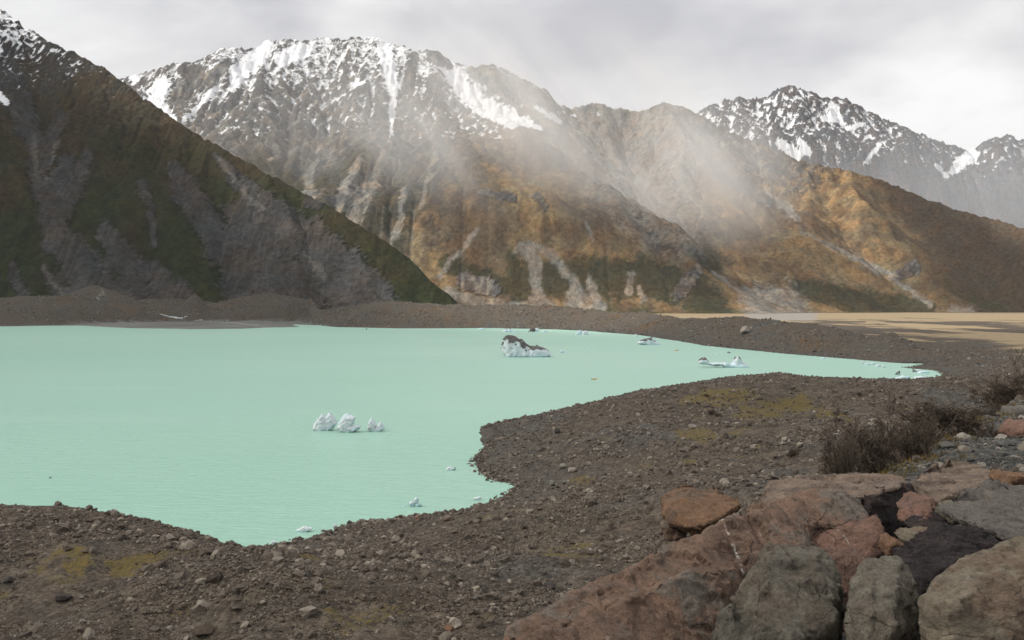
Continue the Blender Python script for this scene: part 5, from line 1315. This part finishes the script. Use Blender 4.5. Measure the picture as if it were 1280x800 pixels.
def make_boat(px, py, heading, label, L):
    root = bpy.data.objects.new('boat', None); COL.objects.link(root); root.empty_display_size = .5
    hw = 1.05; s_ = L / 6.0
    path = [(-3.0, -hw, .42), (0.4, -hw, .42), (1.7, -hw * .8, .5), (2.7, -.35, .68), (3.0, 0, .74), (2.7, .35, .68), (1.7, hw * .8, .5), (0.4, hw, .42), (-3.0, hw, .42)]
    link('pontoon', tube_mesh(path, [.20, .30, .30, .28, .27, .28, .30, .30, .20], m_yel), root)
    link('hull', prism('hull', [(-2.8, .35), (-2.7, -.12), (1.6, -.15), (2.7, .45)], -.85, .85, m_yel), root)
    link('deck', prism('deck', [(-2.7, .36), (-2.7, .44), (2.3, .5), (2.3, .42)], -.8, .8, m_gry), root)
    mt = link('outboard_motor', prism('outboard_motor', [(-3.4, .4), (-3.45, 1.05), (-3.1, 1.15), (-2.9, .9), (-2.95, .4)], -.22, .22, m_blk), root)
    link('propeller_leg', prism('propeller_leg', [(-3.25, -.5), (-3.25, .42), (-3.05, .42), (-3.05, -.5)], -.06, .06, m_blk), mt)
    link('console', prism('console', [(-1.2, .45), (-1.25, 1.05), (-.95, 1.15), (-.7, .45)], -.35, .35, m_gry), root)
    for k in range(4):
        x0 = -.5 + k * .7
        link('bench', prism('bench', [(x0, .46), (x0, .78), (x0 + .36, .78), (x0 + .36, .46)], -.7, .7, m_jkt), root)
    root.location = on_lake(px, py); root.location.z = 0.0
    root.rotation_euler = (0, 0, heading); root.scale = (s_,) * 3
    tag(root, label, 'boat', 'yellow boats on the lake')
make_boat(743, 474.4, math.radians(25), 'nearer small yellow inflatable boat crossing the lake', 6.6)
make_boat(845.5, 438.3, math.radians(184), 'farther small yellow inflatable boat, right of the triangular iceberg', 7.4)

# ------------------------------------------------------------------ shrubs and grass
n = NT('twig_bark'); P = n.n('ShaderNodeTexCoord').outputs['Object']
v = n.noise(P, 2.5, 4, .7)
n.bsdf(n.mix(n.smooth(v, .3, .7), rgb(.070, .055, .044), rgb(.150, .120, .098)), .9, None, .15); m_twig = n.m
n = NT('shrub_leaf'); P = n.n('ShaderNodeTexCoord').outputs['Object']
v = n.noise(P, 4.0, 4, .7)
n.bsdf(n.mix(n.smooth(v, .3, .7), rgb(.040, .036, .020), rgb(.080, .064, .036)), .8, None, .2); m_leaf = n.m
def shrub_meshes(seed, depth=5, stems=15):
    r = np.random.default_rng(seed)
    # level by level, all branches of a level at once
    n0 = stems
    base = np.zeros((n0, 3)); base[:, :2] = r.normal(0, .10, (n0, 2))
    th = r.uniform(0, 2 * math.pi, n0); el = r.uniform(.25, 1.45, n0)
    dirs = np.column_stack([np.cos(th) * np.cos(el), np.sin(th) * np.cos(el), np.sin(el)])
    ln = r.uniform(.30, .42, n0); rad = np.full(n0, .022)
    segsA, segsB, leaves = [], [], []
    for lv in range(depth):
        mid = base + dirs * ln[:, None] * .5 + r.normal(0, .05, base.shape) * ln[:, None]
        end = base + dirs * ln[:, None]
        tgt = segsA if lv < 2 else segsB
        tgt.append((base, mid, rad, rad * .8)); tgt.append((mid, end, rad * .8, rad * .6))
        if lv >= depth - 2: leaves.append(end)
        if lv == depth - 1: break
        ch = 3 if lv < depth - 2 else 4
        t = r.uniform(.35, 1.0, (len(base), ch, 1))
        nb = (base[:, None] * (1 - t) + end[:, None] * t).reshape(-1, 3)
        nd = np.repeat(dirs, ch, 0) + r.normal(0, .52, (len(nb), 3)); nd[:, 2] += .10
        nd /= np.linalg.norm(nd, axis=1)[:, None]
        ln = np.repeat(ln, ch) * r.uniform(.5, .85, len(nb)); rad = np.maximum(np.repeat(rad, ch) * .55, .0045)
        base, dirs = nb, nd
    def mk(segs, name):
        Vs, Qs = [], []; o_ = 0
        for a, b, ra, rb in segs:
            d = b - a; d /= np.linalg.norm(d, axis=1)[:, None] + 1e-9
            u = np.cross(d, np.array([.31, .2, .93])); u /= np.linalg.norm(u, axis=1)[:, None] + 1e-9; w = np.cross(d, u)
            ring = []
            for P0, R0 in ((a, ra), (b, rb)):
                for k in range(3):
                    an = 2 * math.pi * k / 3; ring.append(P0 + (u * math.cos(an) + w * math.sin(an)) * R0[:, None])
            m = len(a); Vs.append(np.stack(ring, 1).reshape(-1, 3))
            i = np.arange(m)[:, None] * 6 + o_
            for k in range(3): Qs.append(np.hstack([i + k, i + (k + 1) % 3, i + 3 + (k + 1) % 3, i + 3 + k]))
            o_ += m * 6
        return mesh_np(name, np.concatenate(Vs), np.concatenate(Qs), m_twig, False)
    lp = np.concatenate(leaves); k = r.integers(0, len(lp), 2600); c = lp[k] + r.normal(0, .02, (2600, 3))
    a = r.normal(size=(2600, 3)); a /= np.linalg.norm(a, axis=1)[:, None]; b = np.cross(a, r.normal(size=(2600, 3))); b /= np.linalg.norm(b, axis=1)[:, None]
    s_ = r.uniform(.008, .018, (2600, 1))
    Vl = np.stack([c - a * s_, c + b * s_ * .6, c + a * s_, c - b * s_ * .6], 1).reshape(-1, 3)
    lf = mesh_np('leaves', Vl, np.arange(len(Vl)).reshape(-1, 4), m_leaf, False)
    return mk(segsA, 'stems'), mk(segsB, 'twigs'), lf
SH = [shrub_meshes(300 + i, 6 if i < 2 else 5, 16) for i in range(3)]
def shrub(px, Y, top_py, width_px, label, var=0, group=None, sink=.1):
    x = world_x(px, Y); z = float(ground_z(np.array([x]), np.array([Y]))[0])
    H = (EYE + (HZ - top_py) / F * Y) - z
    o = bpy.data.objects.new('shrub', None); COL.objects.link(o); o.empty_display_size = .3
    for me_, nm in zip(SH[var], ('stems', 'twigs', 'leaves')):
        c = bpy.data.objects.new(nm, me_); COL.objects.link(c); c.parent = o
        if nm != 'stems': c['kind'] = 'stuff'
    o.location = (x, Y, z - sink)
    vv = np.empty(len(SH[var][1].vertices) * 3, np.float32); SH[var][1].vertices.foreach_get('co', vv); vv = vv.reshape(-1, 3)
    W_ = width_px * Y / F / (np.percentile(vv[:, 0], 97) - np.percentile(vv[:, 0], 3))
    o.scale = (W_, W_, max(H, .3) / np.percentile(vv[:, 2], 98)); o.rotation_euler = (0, 0, random.uniform(0, 6.28))
    tag(o, label, 'shrub', group)
shrub(1048, 20.5, 548, 66, 'leftmost brown twiggy bush beyond the flat-topped boulder', 0)
shrub(1086, 22.0, 535, 72, 'second brown bush from the left, behind the flat-topped boulder', 1)
shrub(1122, 23.5, 526, 84, 'wide grey-brown bush in the middle of the row', 0)
shrub(1158, 26.0, 528, 66, 'low brown bush right of the wide middle one', 2)
shrub(1182, 29.0, 505, 80, 'tallest dark twiggy bush in the row', 1)
shrub(1208, 32.5, 508, 56, 'brown bush against the right side of the tallest one', 0)
shrub(1236, 40, 512, 54, 'low brown bush between the tall bush and the right edge', 2)
shrub(1262, 50, 478, 70, 'dark bush high at the right edge of the view', 1)
shrub(1286, 58, 466, 60, 'dark bush cut off by the right edge of the view', 0)
for i, (a, b, w, lab) in enumerate([(883, 495, 7, 'tiny dark bush on the headland crest, left of its twin'), (889, 516, 10, 'dark bush on the mossy slope of the headland'), (897, 519, 8, 'second dark bush on the mossy slope of the headland'), (1157, 505.5, 9, 'round dark bush on the flat moraine left of the tallest bush'),
     (1049, 526, 9, 'small dark bush above the leftmost brown bush'), (1074, 493, 7, 'small dark bush near the right lake shore'), (992, 567, 15, 'low dark cushion bush left of the row of bushes'), (1045, 517, 8, 'dark bush on the mossy flat behind the row of bushes'), (1126, 497, 6, 'pea-sized dark bush on the moraine behind the tallest bush')]):
    Yt = np.geomspace(110, 1200, 600); zz = ground_z(world_x(a, Yt), Yt); pp = HZ - (zz - EYE) / Yt * F
    ok = np.where(pp <= b + w * .3)[0]; j = ok[0] if len(ok) else 300
    shrub(a, Yt[j], b - w * .35, w, lab, 2)

# golden grass along the edge of the scree
rgn = np.random.default_rng(55)
cl = []
for i in range(900):
    yy = rgn.uniform(13.5, 46); cx_ = np.interp(yy, [p[1] for p in CREST[1:]], [p[0] for p in CREST[1:]])
    if fbm(np.array([cx_]), np.array([yy]), 4.0, 3, 960)[0] < -.22: continue
    cl.append((cx_ + rgn.normal(-.45, .28 + .010 * yy), yy))
cl = np.array(cl); zc_ = ground_z(cl[:, 0], cl[:, 1])
nb = 17
bx = np.repeat(cl[:, 0], nb) + rgn.normal(0, .07, len(cl) * nb); by = np.repeat(cl[:, 1], nb) + rgn.normal(0, .07, len(cl) * nb); bz = np.repeat(zc_, nb)
ln = rgn.uniform(.05, .17, len(bx)) * np.repeat(rgn.uniform(.6, 1.3, len(cl)), nb); th = rgn.uniform(0, 6.28, len(bx)); le = rgn.uniform(.1, .7, len(bx))
dxy = np.column_stack([np.cos(th), np.sin(th)]); wv = np.column_stack([-dxy[:, 1], dxy[:, 0]]) * .008
B0 = np.column_stack([bx, by, bz - .03])
Mi = B0 + np.column_stack([dxy * (ln * le * .4)[:, None], ln * .6]); To = B0 + np.column_stack([dxy * (ln * le)[:, None], ln])
w3 = np.column_stack([wv, np.zeros(len(bx))])
V = np.stack([B0 - w3, B0 + w3, Mi + w3 * .7, Mi - w3 * .7, To + w3 * .15, To - w3 * .15], 1).reshape(-1, 3)
i6 = np.arange(len(bx))[:, None] * 6
Q = np.concatenate([np.hstack([i6, i6 + 1, i6 + 2, i6 + 3]), np.hstack([i6 + 3, i6 + 2, i6 + 4, i6 + 5])])
n = NT('golden_grass'); P = n.n('ShaderNodeNewGeometry').outputs['Position']
v = n.noise(P, 1.3, 4, .7)
n.bsdf(n.ramp(v, [(.3, (.060, .062, .020)), (.5, (.15, .105, .030)), (.7, (.24, .16, .075))]), .8, None, .2)
o = link('grass', mesh_np('grass', V, Q, n.m, False)); tag(o, 'golden and yellow-green grass tufts along the scree edge', None, None, 'stuff')

# ------------------------------------------------------------------ braided stream on the silt flat
n = NT('rapids_water'); P = n.n('ShaderNodeNewGeometry').outputs['Position']
n.bsdf(n.mix(n.smooth(n.noise(P, .25, 4, .7), .45, .6), rgb(.20, .27, .27), rgb(.75, .80, .82)), .4, None, .4)
line = [(200, 392.5, 2), (212, 396, 3), (232, 398.0, 4), (247, 399.5, 7), (252, 401.0, 5), (270, 402.4, 4), (300, 404.5, 5), (322, 406.4, 5)]
sp_ = []
for (a, b, w) in line:
    Yt = np.geomspace(2900, 4400, 700); zz = ground_z(world_x(a, Yt), Yt); pp = HZ - (zz - EYE) / Yt * F
    ok = np.where(pp <= b)[0]; j = ok[0] if len(ok) else 600
    sp_.append((world_x(a, Yt[j]), Yt[j], w))
sp_ = np.array(sp_); tt = np.linspace(0, len(sp_) - 1, 90)
cx_ = np.interp(tt, range(len(sp_)), sp_[:, 0]) + 6 * perlin(tt * 2.1, tt * 0); cy_ = np.interp(tt, range(len(sp_)), sp_[:, 1]); cw_ = np.interp(tt, range(len(sp_)), sp_[:, 2]) * (1 + .5 * perlin(tt * 3.3, tt * 0 + 5))
dx_, dy_ = np.gradient(cx_), np.gradient(cy_); L_ = np.hypot(dx_, dy_) + 1e-6
rows = [np.column_stack([cx_ + k * cw_ * dy_ / L_, cy_ - k * cw_ * dx_ / L_]) for k in (-1.5, -.5, .5, 1.5)]
V = np.stack([np.column_stack([q, ground_z(q[:, 0], q[:, 1]) + .35]) for q in rows], 1).reshape(-1, 3)
o = link('stream', mesh_np('stream', V, grid_faces(90, 4), n.m)); tag(o, 'white-water stream crossing the grey silt flat at left', None, None, 'structure')
